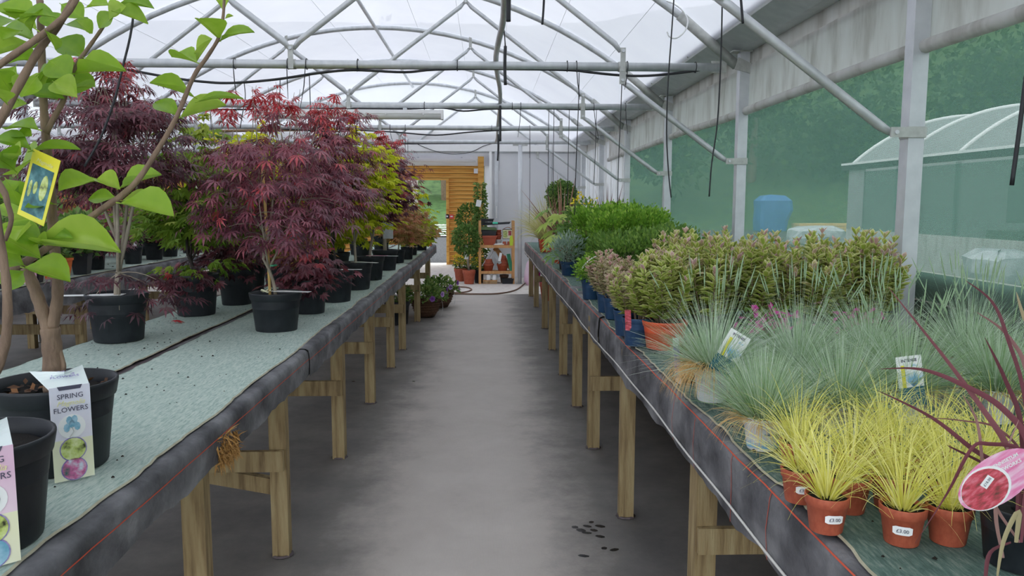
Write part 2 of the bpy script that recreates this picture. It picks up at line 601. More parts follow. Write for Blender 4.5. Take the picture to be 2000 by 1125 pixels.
def nest(root, part, names):
    """make the named pieces of a thing sub-parts of one of its parts"""
    inv = part.matrix_basis.inverted()
    for ch in list(root.children):
        if ch is not part and ch.name.split('.')[0] in names:
            M = inv @ ch.matrix_basis
            ch.parent = part
            ch.matrix_basis = M


def plane_M(origin, right, up):
    """matrix whose x runs along right, y along up, z towards the reader"""
    r = Vector(right).normalized()
    u = Vector(up)
    u = (u - r * u.dot(r)).normalized()
    n = r.cross(u)
    M = Matrix((r, u, n)).transposed().to_4x4()
    M.translation = Vector(origin)
    return M


# ------------------------------------------------------------------ leaf templates
def tm(v, q=(), t=(), e=None):
    v = np.array(v, float)
    return dict(v=v, q=np.array(q, int).reshape(-1, 4), t=np.array(t, int).reshape(-1, 3), e=np.zeros(len(v)) if e is None else np.array(e, float))


def palmate(angles, lens, w, droop=.25, fold=.05):
    v, q = [], []
    for a, L in zip(angles, lens):
        a = math.radians(a)
        d = np.array([math.sin(a), math.cos(a), 0])
        n = np.array([math.cos(a), -math.sin(a), 0])
        i = len(v)
        z = np.array([0, 0, 1.])
        v += [np.zeros(3), d * L * .52 - n * w * L + z * (fold - droop * .2) * L, d * L - z * droop * L * L, d * L * .52 + n * w * L + z * (fold - droop * .2) * L]
        q.append((i, i + 3, i + 2, i + 1))
    return tm(v, q)


A7 = [-105, -68, -34, 0, 34, 68, 105]
L7 = [.42, .72, .95, 1, .95, .72, .42]
LF_NARROW = palmate(A7, L7, .095, .35)
LF_MAPLE = palmate(A7, L7, .17, .22)
LF_WIDE = palmate([-80, -40, 0, 40, 80], [.6, .9, 1, .9, .6], .24, .2)
LF_OVAL = tm([(0, 0, 0), (.28, .45, .06), (0, .5, 0), (-.28, .45, .06), (0, 1, -.06)], (), [(0, 1, 2), (0, 2, 3), (2, 1, 4), (2, 4, 3)])
LF_LANCE = tm([(0, 0, 0), (.13, .45, .03), (0, 1, -.08), (-.13, .45, .03)], [(0, 1, 2, 3)])
LF_TINY = tm([(0, 0, 0), (.3, .5, .05), (0, 1, 0), (-.3, .5, .05)], [(0, 1, 2, 3)])
_sv = [(0, 0, 0)]
_se = [0.0]
for yy, ww in ((.3, .20), (.68, .23)):
    _sv += [(-ww, yy, .06), (-ww * .52, yy, .01), (ww * .52, yy, .01), (ww, yy, .06)]
    _se += [1, 0, 0, 1]
_sv.append((0, 1, .03))
_se.append(.8)
LF_VAR = tm(_sv, [(1, 2, 6, 5), (2, 3, 7, 6), (3, 4, 8, 7)], [(0, 2, 1), (0, 3, 2), (0, 4, 3), (5, 6, 9), (6, 7, 9), (7, 8, 9)], _se)


def unit(n):
    v = rng.normal(size=(n, 3))
    return v / np.linalg.norm(v, axis=1, keepdims=True)

# ================================================================== THE SETTING
TY = [3.66 + 2.5 * k for k in range(6)]          # truss planes; the last one is the gable
XC, ARC_R, APEX, HALF = -1.50, 5.12, 3.99, 3.50  # span centre, arch radius, ridge height, half span
SPAN2 = XC - 2 * HALF - .02
TIE_Z = 2.617
GABLE_Y, WOOD_Y, BACK_Y = 16.16, 19.6, -4.0
WALL_X, LEFT_X = 2.085, -12.2


def arc_pts(xc, r, x0, x1, n, zc=APEX - ARC_R):
    out = []
    for i in range(n + 1):
        x = x0 + (x1 - x0) * i / n
        out.append((xc + x, zc + math.sqrt(max(0, r * r - x * x))))
    return out


m = MB()
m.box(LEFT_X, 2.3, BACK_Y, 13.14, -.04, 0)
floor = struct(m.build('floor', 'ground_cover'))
for (px, py) in [(1123, 1030), (1147, 1028), (1135, 1036), (1160, 1036), (1146, 1041), (1172, 1048), (1180, 1071), (1200, 1074), (1140, 1086), (1172, 1028), (1155, 1020), (690, 745), (808, 745)]:
    p = at(px, py, 1)
    d = Vector((p.x, p.y, p.z - CAM_H)) * (CAM_H / (CAM_H - p.z))
    s = MB()
    a = np.arange(9) * 2 * PI / 9
    rr = .014 * random.uniform(.7, 1.3) * (1 + .25 * np.sin(a * 2 + px))
    s.add(np.concatenate([np.stack([d.x + rr * 1.5 * np.cos(a), d.y + rr * np.sin(a), np.full(9, .0012)], 1), [[d.x, d.y, .0014]]]), (), [(9, i, (i + 1) % 9) for i in range(9)])
    s.build('wet_spot', 'wet', floor)
m = MB()
m.box(LEFT_X, 2.3, 13.14, WOOD_Y + .6, -.04, .004)
struct(m.build('floor_concrete', 'concrete'))
m = MB()
m.box(-90, 120, -40, 140, -.30, -.05)
struct(m.build('ground', 'gravel'))


def film_span(name, xc):
    m = MB()
    P = arc_pts(xc, ARC_R + .035, -3.29, 3.29, 40)
    v = [(x, y, z) for y in (BACK_Y, GABLE_Y + .05) for x, z in P]
    k = len(P)
    m.add(v, [(i, i + 1, k + i + 1, k + i) for i in range(k - 1)])
    o = struct(m.build(name, 'film', smooth=True))
    for xo in (-2.9, -2.35, -1.75, -.6, .55, 1.15, 1.75, 2.3, 2.85):
        z = APEX - ARC_R + math.sqrt((ARC_R + .022) ** 2 - xo * xo)
        MB().tube([(xc + xo, BACK_Y, z), (xc + xo, GABLE_Y, z)], .0022, 5).build('roof_wire', 'alu', o)
    return o


film_span('ceiling', XC)
film_span('ceiling_far_span', SPAN2)


def gable(name, xc):
    m = MB()
    P = arc_pts(xc, ARC_R + .03, -HALF, HALF, 28)
    k = len(P)
    v = [(x, GABLE_Y, z) for x, z in P] + [(x, GABLE_Y, 2.60) for x, z in P]
    m.add(v, [(i, i + 1, k + i + 1, k + i) for i in range(k - 1)])
    return struct(m.build(name, 'panel'))


gable('wall_gable', XC)
gable('wall_gable_far_span', SPAN2)
m = MB()
m.box(LEFT_X, LEFT_X + .02, BACK_Y, WOOD_Y, 0, 2.9)
struct(m.build('wall_left', 'film'))
# transom across the gable, the white sliding panel wall right of the opening
m = MB()
m.box(LEFT_X, 2.08, GABLE_Y - .06, GABLE_Y + .06, 2.62, 2.75)
struct(m.build('trim_transom', 'white_metal'))
m = MB()
m.box(.10, 1.965, GABLE_Y - .01, GABLE_Y + .02, 0, 2.62)
wall_end = struct(m.build('wall_end', 'panel'))
for x0, x1, z0, z1, mt in [(.06, .115, 0, 2.62, 'white_metal'), (.17, .245, 0, 2.62, 'alu'), (1.86, 1.90, 0, 2.62, 'alu'), (1.30, 1.32, 0, 2.62, 'alu')]:
    MB().box(x0, x1, GABLE_Y - .05, GABLE_Y - .012, z0, z1).build('frame_post', mt, wall_end)
MB().box(.25, 1.86, GABLE_Y - .04, GABLE_Y - .012, .62, .67).build('frame_rail', 'white_metal', wall_end)
MB().box(.205, .225, GABLE_Y - .075, GABLE_Y - .05, 1.25, 1.5).build('door_pull', 'white_metal', wall_end)
# lean-to between gable and timber wall
m = MB()
m.box(LEFT_X, 2.1, GABLE_Y + .06, WOOD_Y + .3, 3.02, 3.04)
struct(m.build('ceiling_passage', 'film'))
m = MB()
m.box(2.06, 2.10, GABLE_Y + .06, WOOD_Y + .3, 0, 3.02)
struct(m.build('wall_passage', 'panel'))
m = MB()
m.box(LEFT_X, 2.06, WOOD_Y - .04, WOOD_Y + .04, 2.49, 3.02).box(-.05, 2.06, WOOD_Y, WOOD_Y + .04, 0, 2.76)
struct(m.build('wall_over_timber', 'panel'))

# ------------------------------------------------------------------ timber wall with door opening
DX0, DX1, DZ = -2.18, -1.01, 2.13
m = MB()
m.box(LEFT_X, DX0 - .07, WOOD_Y + .03, WOOD_Y + .06, 0, 2.50).box(DX1 + .07, -.10, WOOD_Y + .03, WOOD_Y + .06, 0, 2.50).box(DX0 - .07, DX1 + .07, WOOD_Y + .03, WOOD_Y + .06, DZ + .05, 2.50)
wall_timber = struct(m.build('wall_timber', 'pot_brown'))
wall_timber['label'] = 'orange stained weatherboard wall at the far end'
plank_cache = {}


def plank(x0, x1, z, h):
    key = (round(x1 - x0, 3), round(h, 3))
    if key not in plank_cache:
        w = x1 - x0
        q = MB()
        q.prism([(0, 0, .010), (0, -.048, .010), (0, -.012, h), (0, 0, h)], (w, 0, 0))
        plank_cache[key] = q.mesh('plank', 'cladding')
    o = link('plank', plank_cache[key], wall_timber)
    o.location = (x0, WOOD_Y + .03, z)


nb = 21
bh = (DZ + .05) / nb
for i in range(nb):
    plank(DX1 + .07, -.20, i * bh, bh * 1.02)
    for x0 in (-4.3, -6.4, -8.5):
        plank(x0, x0 + 2.05, i * bh, bh * 1.02)
for i in range(3):
    plank(-1.80, -.20, DZ + .05 + i * .115, .117)
    for x0 in (-3.9, -6.0, -8.1):
        plank(x0, x0 + 2.08, DZ + .05 + i * .115, .117)
for a, b, z0, z1, nm in [(DX0 - .07, DX0, 0, DZ, 'door_jamb'), (DX1, DX1 + .07, 0, DZ, 'door_jamb'), (DX0 - .07, DX1 + .07, DZ, DZ + .05, 'door_head'), (-.21, -.06, 0, 2.72, 'corner_board')]:
    MB().box(a, b, WOOD_Y - .05, WOOD_Y + .06, z0, z1).build(nm, 'cladding', wall_timber)
m = MB()
m.box(LEFT_X, -.21, WOOD_Y - .10, WOOD_Y - .02, 2.66, 2.75)
struct(m.build('trim_1', 'white_metal'))
al = thing('alarm_point', 'small red fire alarm box on the orange timber wall', 'alarm', (-.875, WOOD_Y - .02, 1.22))
MB().box(-.05, .05, -.03, 0, -.05, .05).build('case', 'red_box', al)
MB().box(-.03, .03, -.034, -.03, -.01, .02).build('press_plate', 'paper', al)
al = thing('switch_box', 'small grey switch box beside the red alarm', 'switch box', (-.985, WOOD_Y - .02, 1.225))
MB().box(-.05, .05, -.03, 0, -.055, .055).build('case', 'grey_box', al)
MB().box(-.02, .02, -.036, -.03, -.02, .02).build('rocker', 'paper', al)
al = thing('security_light', 'small white floodlight box on the timber corner board', 'light', (-.26, WOOD_Y - .03, 2.36))
MB().box(-.05, .05, -.06, .02, -.06, .06).build('case', 'paper', al)
MB().box(-.04, .04, -.065, -.06, -.05, .05).build('lens', 'white_metal', al)


def batten(name, label, loc, L):
    t = thing(name, label, 'light', loc)
    q = MB()
    q.prism([(-L / 2, -.05, .10), (-L / 2, -.055, .06), (-L / 2, .055, .06), (-L / 2, .05, .10)], (L, 0, 0))
    q.build('housing', 'white_metal', t)
    q = MB()
    q.tube([(-L / 2 + .01, 0, .05), (L / 2 - .01, 0, .05)], .05, 14)
    q.build('diffuser', 'diffuser', t, smooth=True)
    for x in (-L / 2, L / 2):
        q = MB()
        q.box(x - .012, x + .012, -.056, .056, 0, .10)
        q.build('end_cap', 'white_metal', t)
    for x in (-L * .3, L * .3):
        MB().box(x - .02, x + .02, -.03, .03, .10, .125).build('clip', 'alu', t)
    for i in range(5):
        x = -L / 2 + L * (i + .5) / 5
        MB().box(x - .008, x + .008, -.058, -.05, .045, .075).build('latch', 'white_metal', t)
    return t


batten('tube_light', 'long cream fluorescent batten hanging under the second roof tie', (-1.49, 8.60, 2.46), 2.02)
batten('tube_light', 'pale fluorescent batten above the orange timber wall', (-1.15, WOOD_Y - .158, 2.57), 1.8)

# ------------------------------------------------------------------ trusses, posts, gutter
ORD = ['nearest', 'second', 'third', 'fourth', 'fifth', 'sixth']


def truss_proto():
    t = thing('roof_truss', 'x', 'truss', (0, 0, 0), 0, 'galvanised roof trusses')
    P = arc_pts(0, ARC_R, -HALF + .03, HALF - .03, 30)
    MB().tube([(x, 0, z) for x, z in P], .031, 10).build('arch', 'galv', t, True)
    MB().tube([(-HALF + .14, 0, TIE_Z), (HALF - .17, 0, TIE_Z)], .034, 10).build('tie_bar', 'galv', t, True)
    for s in (-1, 1):
        q = MB()
        q.box(s * (HALF - .17) - .06, s * (HALF - .17) + .06, -.006, .006, TIE_Z - .04, TIE_Z + .05)
        q.build('end_plate', 'bracket', t)
        # sleeve and plate where the arch meets the post
        a0, a1 = P[-3], P[-1]
        MB().tube([(s * a0[0], 0, a0[1]), (s * a1[0], 0, a1[1])], .040, 10).build('sleeve', 'bracket', t, True)
        q = MB()
        q.prism([(s * 3.44, -.05, 2.60), (s * 3.58, -.05, 2.565), (s * 3.58, -.05, 2.64), (s * 3.47, -.05, 2.69)], (0, .012, 0))
        q.build('foot_plate', 'bracket', t)
    nodes_lo = [(-2.565, TIE_Z), (0, TIE_Z), (2.565, TIE_Z)]
    up = [(-1.28, 3.72), (1.28, 3.72)]
    for a, b in ((0, 0), (1, 0), (1, 1), (2, 1)):
        (x0, z0), (x1, z1) = nodes_lo[a], up[b]
        dx = .05 if x1 > x0 else -.05
        MB().tube([(x0 + dx * .3, 0, z0 + .115), (x0 + dx * 1.2, 0, z0 + .175), (x1 - dx * 1.2, 0, z1 - .05), (x1 - dx * .3, 0, z1)], [.016, .023, .023, .016], 9).build('strut', 'galv', t, True)
    for x, z in nodes_lo:
        q = MB()
        q.box(x - .02, x + .02, -.040, -.034, z - .04, z + .14)
        q.build('hanger', 'bracket', t)
        q = MB()
        q.tube([(x - .032, 0, z), (x + .032, 0, z)], .039, 10)
        q.build('clamp', 'bracket', t, True)
        MB().tube([(x, -.05, z + .115), (x, .03, z + .115)], .013, 8).build('bolt', 'galv', t)
    for x, z in up:
        MB().box(x - .02, x + .02, -.035, -.029, z - .02, z + .17).build('hanger', 'bracket', t)
        MB().tube([(x, -.045, z), (x, .03, z)], .013, 8).build('bolt', 'galv', t)
    for s in (-1, 1):
        MB().tube([(s * 2.565, 0, 2.50), (s * 2.62, 0, 2.47), (s * 3.37, 0, 1.92), (s * 3.43, 0, 1.885)], [.016, .023, .023, .015], 9).build('knee_brace', 'galv', t, True)
        MB().box(s * 2.565 - .025, s * 2.565 + .025, -.035, -.029, 2.48, 2.60).build('hanger', 'bracket', t)
        MB().tube([(s * 2.565, -.045, 2.51), (s * 2.565, .03, 2.51)], .012, 8).build('bolt', 'galv', t)
        x = sorted((s * 3.40, s * 3.57))
        MB().box(x[0], x[1], -.046, -.036, 1.865, 1.912).build('brace_bracket', 'bracket', t)
        MB().tube([(s * 3.425, -.055, 1.888), (s * 3.425, .02, 1.888)], .010, 8).build('bolt', 'galv', t)
    return t


pt = truss_proto()
for k, Y in enumerate(TY):
    lab = f'curved galvanised roof truss with zigzag struts, {ORD[k]} from the camera'
    if k == 0:
        o = pt
        o.location = (XC, Y, 0)
        o['label'] = lab
    else:
        copy_tree(pt, label=lab, loc=(XC, Y, 0))
for k, Y in enumerate(TY):
    if k in (2, 3, 4, 5):
        copy_tree(pt, label=f'galvanised roof truss over the left neighbouring span, {ORD[k - 2]} of those in view', group='roof trusses of the left span', loc=(SPAN2, Y, 0))


def post_proto():
    t = thing('steel_post', 'x', 'post', (0, 0, 0), 0, 'grey wall posts')
    q = MB()
    w = .038
    q.box(-w, w, -w, w, 0, 2.745)
    q.build('column', 'alu', t)
    MB().box(-w - .004, w + .004, -w - .004, w + .004, 1.862, 1.915).build('collar', 'bracket', t)
    MB().box(-.10, .055, -.05, .05, 2.735, 2.745).build('head_plate', 'bracket', t)
    MB().box(-.054, .054, -.08, .08, 0, .01).build('base_plate', 'bracket', t)
    return t


pp = post_proto()
for k, Y in enumerate(TY):
    lab = f'square grey steel wall post by the green mesh, {ORD[k]} from the camera'
    if k == 0:
        pp.location = (2.026, Y, 0)
        pp['label'] = lab
    else:
        copy_tree(pp, label=lab, loc=(2.026, Y, 0))
for k, Y in enumerate(TY[2:]):
    copy_tree(pp, label=f'white steel post between the spans on the left, {ORD[k]} from the camera', group='posts between the spans', loc=(XC - HALF - .01, Y, 0))

m = MB()
m.prism([(1.775, BACK_Y, 2.875), (1.80, BACK_Y, 2.825), (1.985, BACK_Y, 2.745), (2.26, BACK_Y, 2.745), (2.26, BACK_Y, 2.92)], (0, GABLE_Y - BACK_Y, 0))
gut = struct(m.build('trim_gutter', 'alu'))
for i in range(16):
    y = 3.2 + i * .75
    MB().tube([(1.80, y, 2.85), (1.778, y, 2.845)], .010, 6).build('bolt', 'bracket', gut)
m = MB()
m.prism([(XC - HALF - .23, BACK_Y, 2.87), (XC - HALF - .1, BACK_Y, 2.745), (XC - HALF + .1, BACK_Y, 2.745), (XC - HALF + .23, BACK_Y, 2.87)], (0, GABLE_Y - BACK_Y, 0))
struct(m.build('trim_valley_gutter', 'alu'))
MB().tube([(XC, BACK_Y, 3.915), (XC, GABLE_Y, 3.915)], .024, 10).build('ridge_pole', 'galv', None, True)
tag(bpy.data.objects['ridge_pole'], 'long galvanised ridge tube running under the arch tops', 'tube')
ep = MB()
ep.tube([(.645, 14.83, 0), (.645, 14.83, 2.70)], .040, 12)
eo = thing('end_pole', 'round galvanised pole standing right of the wooden shelf', 'pole', (.645, 14.83, 0))
MB().tube([(0, 0, 0), (0, 0, 2.66)], .040, 12).build('tube', 'galv', eo, True)
MB().box(-.14, .14, -.02, .02, 2.64, 2.70).build('head_plate', 'bracket', eo)
MB().box(-.07, .07, -.07, .07, 0.004, .012).build('foot_plate', 'bracket', eo)

# side wall: flashing band, roll-up curtain, green mesh, white end panel, kick boards
m = MB()
m.box(WALL_X, WALL_X + .01, BACK_Y, GABLE_Y, 2.61, 2.745)
struct(m.build('wall_right_flashing', 'curtain'))
cu = thing('roll_up_curtain', 'dirty white roll-up side curtain above the green mesh', 'curtain', (WALL_X - .022, 0, 0))
q = MB()
ys = np.linspace(BACK_Y, 13.05, 160)
zs = np.linspace(2.30, 2.635, 6)
v = [(.005 * math.sin(y * 7.3 + z * 5) * (2.66 - z) * 2 + .003 * math.sin(y * 23), y, z) for y in ys for z in zs]
q.add(v, [(i * 6 + j, i * 6 + j + 1, i * 6 + 7 + j, i * 6 + 6 + j) for i in range(159) for j in range(5)])
q.build('sheet', 'curtain', cu, True)
q = MB()
q.tube([(-.012 + .006 * math.sin(y * 3), y, 2.285 + .006 * math.sin(y * 1.7)) for y in np.linspace(BACK_Y, 13.05, 90)], .034, 10)
q.build('roll', 'curtain', cu, True)
m = MB()
m.box(WALL_X, WALL_X + .003, BACK_Y, 11.75, .25, 2.61)
struct(m.build('wall_right', 'mesh'))
m = MB()
m.box(WALL_X, WALL_X + .012, 11.75, GABLE_Y, 0, 2.61)
wr = struct(m.build('wall_right_panel', 'panel'))
for i in range(8):
    y = 11.8 + i * .54
    MB().box(WALL_X - .014, WALL_X, y, y + .04, 0, 2.6).build('batten_strip', 'white_metal', wr)
m = MB()
m.box(WALL_X + .05, WALL_X + .085, BACK_Y, GABLE_Y, -.05, .80)
wk = struct(m.build('wall_right_base', 'timber'))
for i, z in enumerate((.80, .945, 1.09)):
    MB().box(WALL_X + .03, WALL_X + .07, BACK_Y, GABLE_Y, z, z + .135).build('board', 'old_board', wk)

# ------------------------------------------------------------------ outdoors
m = MB()
nx, ny = 34, 30
xs, ys = np.linspace(-80, 120, nx), np.linspace(40, 140, ny)
v = []
for y in ys:
    for x in xs:
        d = y + max(0, x - 10) * .75
        h = max(0.0, min(1.0, (d - 52) / 60))
        v.append((x, y, -.1 + 26 * h * h * (3 - 2 * h) + .5 * math.sin(x * .7) * math.sin(y * .5) * h))
m.add(v, [(j * nx + i, j * nx + i + 1, (j + 1) * nx + i + 1, (j + 1) * nx + i) for j in range(ny - 1) for i in range(nx - 1)])
struct(m.build('ground_hill', 'hill', smooth=True))
m = MB()
m.add([(x, y, z) for x in (30, 40, 55, 120) for y, z in ((-40, -.06), (60, -.06))] and [(34, -40, -.06), (34, 62, -.06), (60, -40, 14), (60, 62, 14), (120, -40, 26), (120, 62, 26)], [(0, 2, 3, 1), (2, 4, 5, 3)])
struct(m.build('ground_slope', 'hill'))
m = MB()
m.add([(-30, 38.6, -.05), (5, 38.6, -.05), (-30, 52, 2.1), (5, 52, 2.1)], [(0, 1, 3, 2)])
struct(m.build('ground_grass_bank', 'grass'))


def tree_mesh(seed, H, R, n):
    r2 = np.random.default_rng(seed)
    q = MB()
    cl = r2.normal(size=(26, 3))
    cl /= np.linalg.norm(cl, axis=1, keepdims=True)
    cl = cl * r2.uniform(.25, .95, (26, 1)) * np.array([R, R, H * .36]) + np.array([0, 0, H * .60])
    idx = r2.integers(0, 26, n)
    u = r2.normal(size=(n, 3))
    u /= np.linalg.norm(u, axis=1, keepdims=True)
    pos = cl[idx] + u * (R * .42) * r2.uniform(.6, 1, (n, 1))
    q.scatter(LF_OVAL, pos, frames(u + r2.normal(0, .6, (n, 3)), r2.normal(size=(n, 3))), r2.uniform(.35, .75, n), np.clip(r2.normal(.45, .22, n), 0, 1))
    fo = q.mesh('foliage', 'tree_leaf')
    t = MB().tube([(0, 0, -.2), (.1, 0, H * .3), (0, .15, H * .6)], [R * .09, R * .07, R * .03], 8).mesh('trunk', 'bark', True)
    return fo, t


TREES = [tree_mesh(5, 11, 4.2, 2600), tree_mesh(6, 14, 5.0, 3000), tree_mesh(7, 8, 3.2, 2000)]
spots = [(13, 56, 0, 'broad leafy tree left of the yard, seen through the green mesh'),
         (20, 58, 1, 'tall leafy tree above the blue tarpaulin'),
         (27, 55, 0, 'rounded tree right of the blue tarpaulin, behind the yard'),
         (33, 50, 1, 'tall tree behind the neighbouring polytunnel corner'),
         (38, 42, 0, 'leafy tree above the neighbouring polytunnel roof'),
         (40, 34, 1, 'tall tree rising behind the neighbouring polytunnel, far right'),
         (36, 27, 1, 'big tree over the neighbouring polytunnel at the right edge'),
         (-5.5, 57, 1, 'dark tree filling the top of the far doorway'),
         (.5, 58, 0, 'dark tree right of centre behind the far doorway'),
         (-2.6, 50, 2, 'small bushy tree on the grass bank behind the doorway')]
for x, y, k, lab in spots:
    z = 1.6 if y < 52 and x < 5 else 0
    t = thing('leafy_tree', lab, 'tree', (x, y, z), random.uniform(0, 6), 'trees beyond the yard')
    link('foliage', TREES[k][0], t, True)
    link('trunk', TREES[k][1], t)

# neighbouring polytunnel seen through the mesh
HX, HY0, HY1, HZ = 10.4, 5.0, 22.0, 2.70
ho = thing('polytunnel', 'neighbouring white-roofed polytunnel seen through the green mesh', 'greenhouse', (HX, 0, 0))
MB().box(0, .06, HY0, HY1, -.05, .85).build('plinth_wall', 'curtain', ho)
MB().box(.02, .03, HY0, HY1 - .9, .85, 2.45).build('side_mesh', 'mesh', ho)
MB().box(0, .04, HY1 - .9, HY1, .85, 2.6).build('corner_panel', 'panel_grey', ho)
MB().box(-.08, .10, HY0, HY1 + .3, 2.52, 2.66).build('eaves_beam', 'pot_black', ho)
MB().box(-.10, .02, HY0, HY1 + .3, 2.66, 2.72).build('gutter_lip', 'white_metal', ho)
q = MB()
for y in (HY0, HY1):
    pass
P = arc_pts(3.6, 5.12, -3.6, 3.6, 30, zc=4.10 - 5.12 - .05)
q.add([(x, y, z) for y in (HY0, HY1) for x, z in P], [(i, i + 1, 31 + i + 1, 31 + i) for i in range(30)])
q.build('roof_film', 'panel_grey', ho, True)
q = MB()
q.add([(x, HY1 - .02, z) for x, z in P] + [(x, HY1 - .02, 0) for x, z in P], [(i, i + 1, 31 + i + 1, 31 + i) for i in range(30)])
q.build('gable_film', 'panel', ho)
rib = MB().tube([(x, 0, z + .03) for x, z in P], .05, 6).mesh('roof_rib', 'white_metal', True)
for i in range(7):
    o = link('roof_rib', rib, ho)
    o.location = (0, HY1 - i * 2.5, 0)
hp = MB().box(.06, .14, -.04, .04, 0, 2.5).mesh('house_post', 'alu')
for i in range(7):
    o = link('house_post', hp, ho)
    o.location = (0, HY1 - i * 2.5, 0)
for y0, y1 in ((14.0, 15.5), (15.8, 16.9), (11.5, 13.4)):
    MB().box(1.2, 1.25, y0, y1, 1.15, 2.35).build('inner_window', 'panel', ho)
MB().box(.5, 1.1, 12.5, 16.5, .7, 1.0).build('inner_bench', 'timber_end', ho)

ta = thing('tarpaulin_cover', 'blue tarpaulin over a tall load in the far yard', 'tarpaulin', (16.7, 45, 0))
q = MB()
v = []
for z, s in ((0, 1.0), (.6, 1.02), (1.2, 1.05), (1.75, 1.0), (2.05, .62)):
    for i in range(12):
        a = i * 2 * PI / 12
        v.append((s * .85 * np.sign(math.cos(a)) * abs(math.cos(a)) ** .5 + random.uniform(-.06, .06) + (.25 if z > .9 and math.cos(a) > 0 else 0), s * .8 * np.sign(math.sin(a)) * abs(math.sin(a)) ** .5, z))
v.append((0, 0, 2.12))
q.add(v, [(r * 12 + i, r * 12 + (i + 1) % 12, r * 12 + 12 + (i + 1) % 12, r * 12 + 12 + i) for r in range(4) for i in range(12)], [(48 + i, 48 + (i + 1) % 12, 60) for i in range(12)])
q.build('sheet', 'tarp_blue', ta)
ts = thing('timber_stack', 'stack of sawn yellow timber beside the blue tarpaulin', 'timber', (20.2, 44, 0))
for j in range(3):
    for i in range(3):
        MB().box(-2.4, 2.4, -.6 + i * .4, -.25 + i * .4, j * .16, j * .16 + .14).build('plank', 'cane', ts)


def wrapped(label, loc, sx, sy, sz):
    t = thing('wrapped_pallet', label, 'pallet', loc)
    q = MB()
    r2 = np.random.default_rng(int(loc[1] * 10))
    n = 16
    v = []
    for z, s in ((.14, 1), (sz * .5, 1.04), (sz * .85, .95), (sz, .6)):
        for i in range(n):
            a = i * 2 * PI / n
            v.append((s * sx * np.sign(math.cos(a)) * abs(math.cos(a)) ** .6 + r2.uniform(-.06, .06), s * sy * np.sign(math.sin(a)) * abs(math.sin(a)) ** .6 + r2.uniform(-.06, .06), z + r2.uniform(-.05, .05)))
    v.append((0, 0, sz * 1.05))
    q.add(v, [(r * n + i, r * n + (i + 1) % n, r * n + n + (i + 1) % n, r * n + n + i) for r in range(3) for i in range(n)], [(3 * n + i, 3 * n + (i + 1) % n, 4 * n) for i in range(n)])
    q.build('plastic_wrap', 'wrap', t)
    for i in range(5):
        MB().box(-sx + i * sx * .44, -sx + i * sx * .44 + .18, -sy, sy, .10, .13).build('deck_board', 'timber_end', t)
    for i in range(3):
        MB().box(-sx, sx, -sy + i * sy * .9, -sy + i * sy * .9 + .1, -.05, .10).build('bearer', 'timber_end', t)


wrapped('plastic-wrapped pallet in front of the timber stack', (11.9, 27.5, 0), .95, .8, .75)
wrapped('plastic-wrapped pallet by the neighbouring polytunnel wall at the right edge', (9.3, 13.6, 0), .5, .6, .72)
cs = thing('sheet_stack', 'stack of white corrugated sheets on gravel beyond the doorway', 'sheets', (-2.3, 37.5, -.03))
for i in range(6):
    q = MB()
    xs = np.linspace(-2.2, 2.2, 60)
    v = [(x + (i % 2) * .15, y, .05 + i * .10 + .018 * math.sin(x * 30)) for y in (-.5, .5) for x in xs]
    q.add(v, [(k, k + 1, 60 + k + 1, 60 + k) for k in range(59)])
    q.box(-2.2 + (i % 2) * .15, 2.2 + (i % 2) * .15, -.52, -.5, .035 + i * .10, .075 + i * .10)
    q.build('sheet', 'white_metal', cs)
wb = thing('banner_board', 'white printed board standing just outside the far doorway', 'board', (-2.02, WOOD_Y + .9, .0))
MB().box(-.25, .22, -.02, .02, .75, 2.2).build('panel', 'paper', wb)
for x in (-.2, .17):
    MB().box(x - .02, x + .02, -.02, .04, 0, .75).build('leg', 'timber_end', wb)

# ================================================================== BENCHES
BT = .90                                          # bench top height


def cloth_cover(root, name, x_in, x_out, y0, y1, drop, lift=0.0, seed=0, mat='skirt'):
    """dark woven cloth over one bench edge: top band, rounded corner, hanging skirt with an uneven hem"""
    r2 = np.random.default_rng(seed)
    n = int((y1 - y0) / .045)
    ys = np.linspace(y0, y1, n + 1)
    sg = 1 if x_out > x_in else -1
    k = np.convolve(r2.normal(0, 1, n + 21), np.ones(12) / 12, 'same')[10:n + 11]
    k2 = np.convolve(r2.normal(0, 1, n + 21), np.ones(4) / 4, 'same')[10:n + 11]
    rows = []
    for i, y in enumerate(ys):
        w = .010 * k[i]
        sag = .012 * k[i] + .004 * k2[i]
        hem = .012 * k2[i] + .008 * k[i]
        x = x_out + sg * (lift + w * .5)
        rows.append([(x_in, y, BT - .006 + lift), (x_out - sg * .10, y, BT - .004 + lift), (x - sg * .018, y, BT - .004 + lift + sag * .3), (x - sg * .004, y, BT - .012 + lift + sag * .4),
                     (x, y, BT - .028 + sag * .3), (x + sg * (.004 * k2[i] + .003), y, BT - drop * .55), (x - sg * .006 * k[i], y, BT - drop + hem)])
    v = np.array(rows).reshape(-1, 3)
    q = [(i * 7 + j, i * 7 + j + 1, i * 7 + 8 + j, i * 7 + 7 + j) for i in range(n) for j in range(6)]
    m = MB().add(v, q)
    return m.build(name, mat, root, True), rows


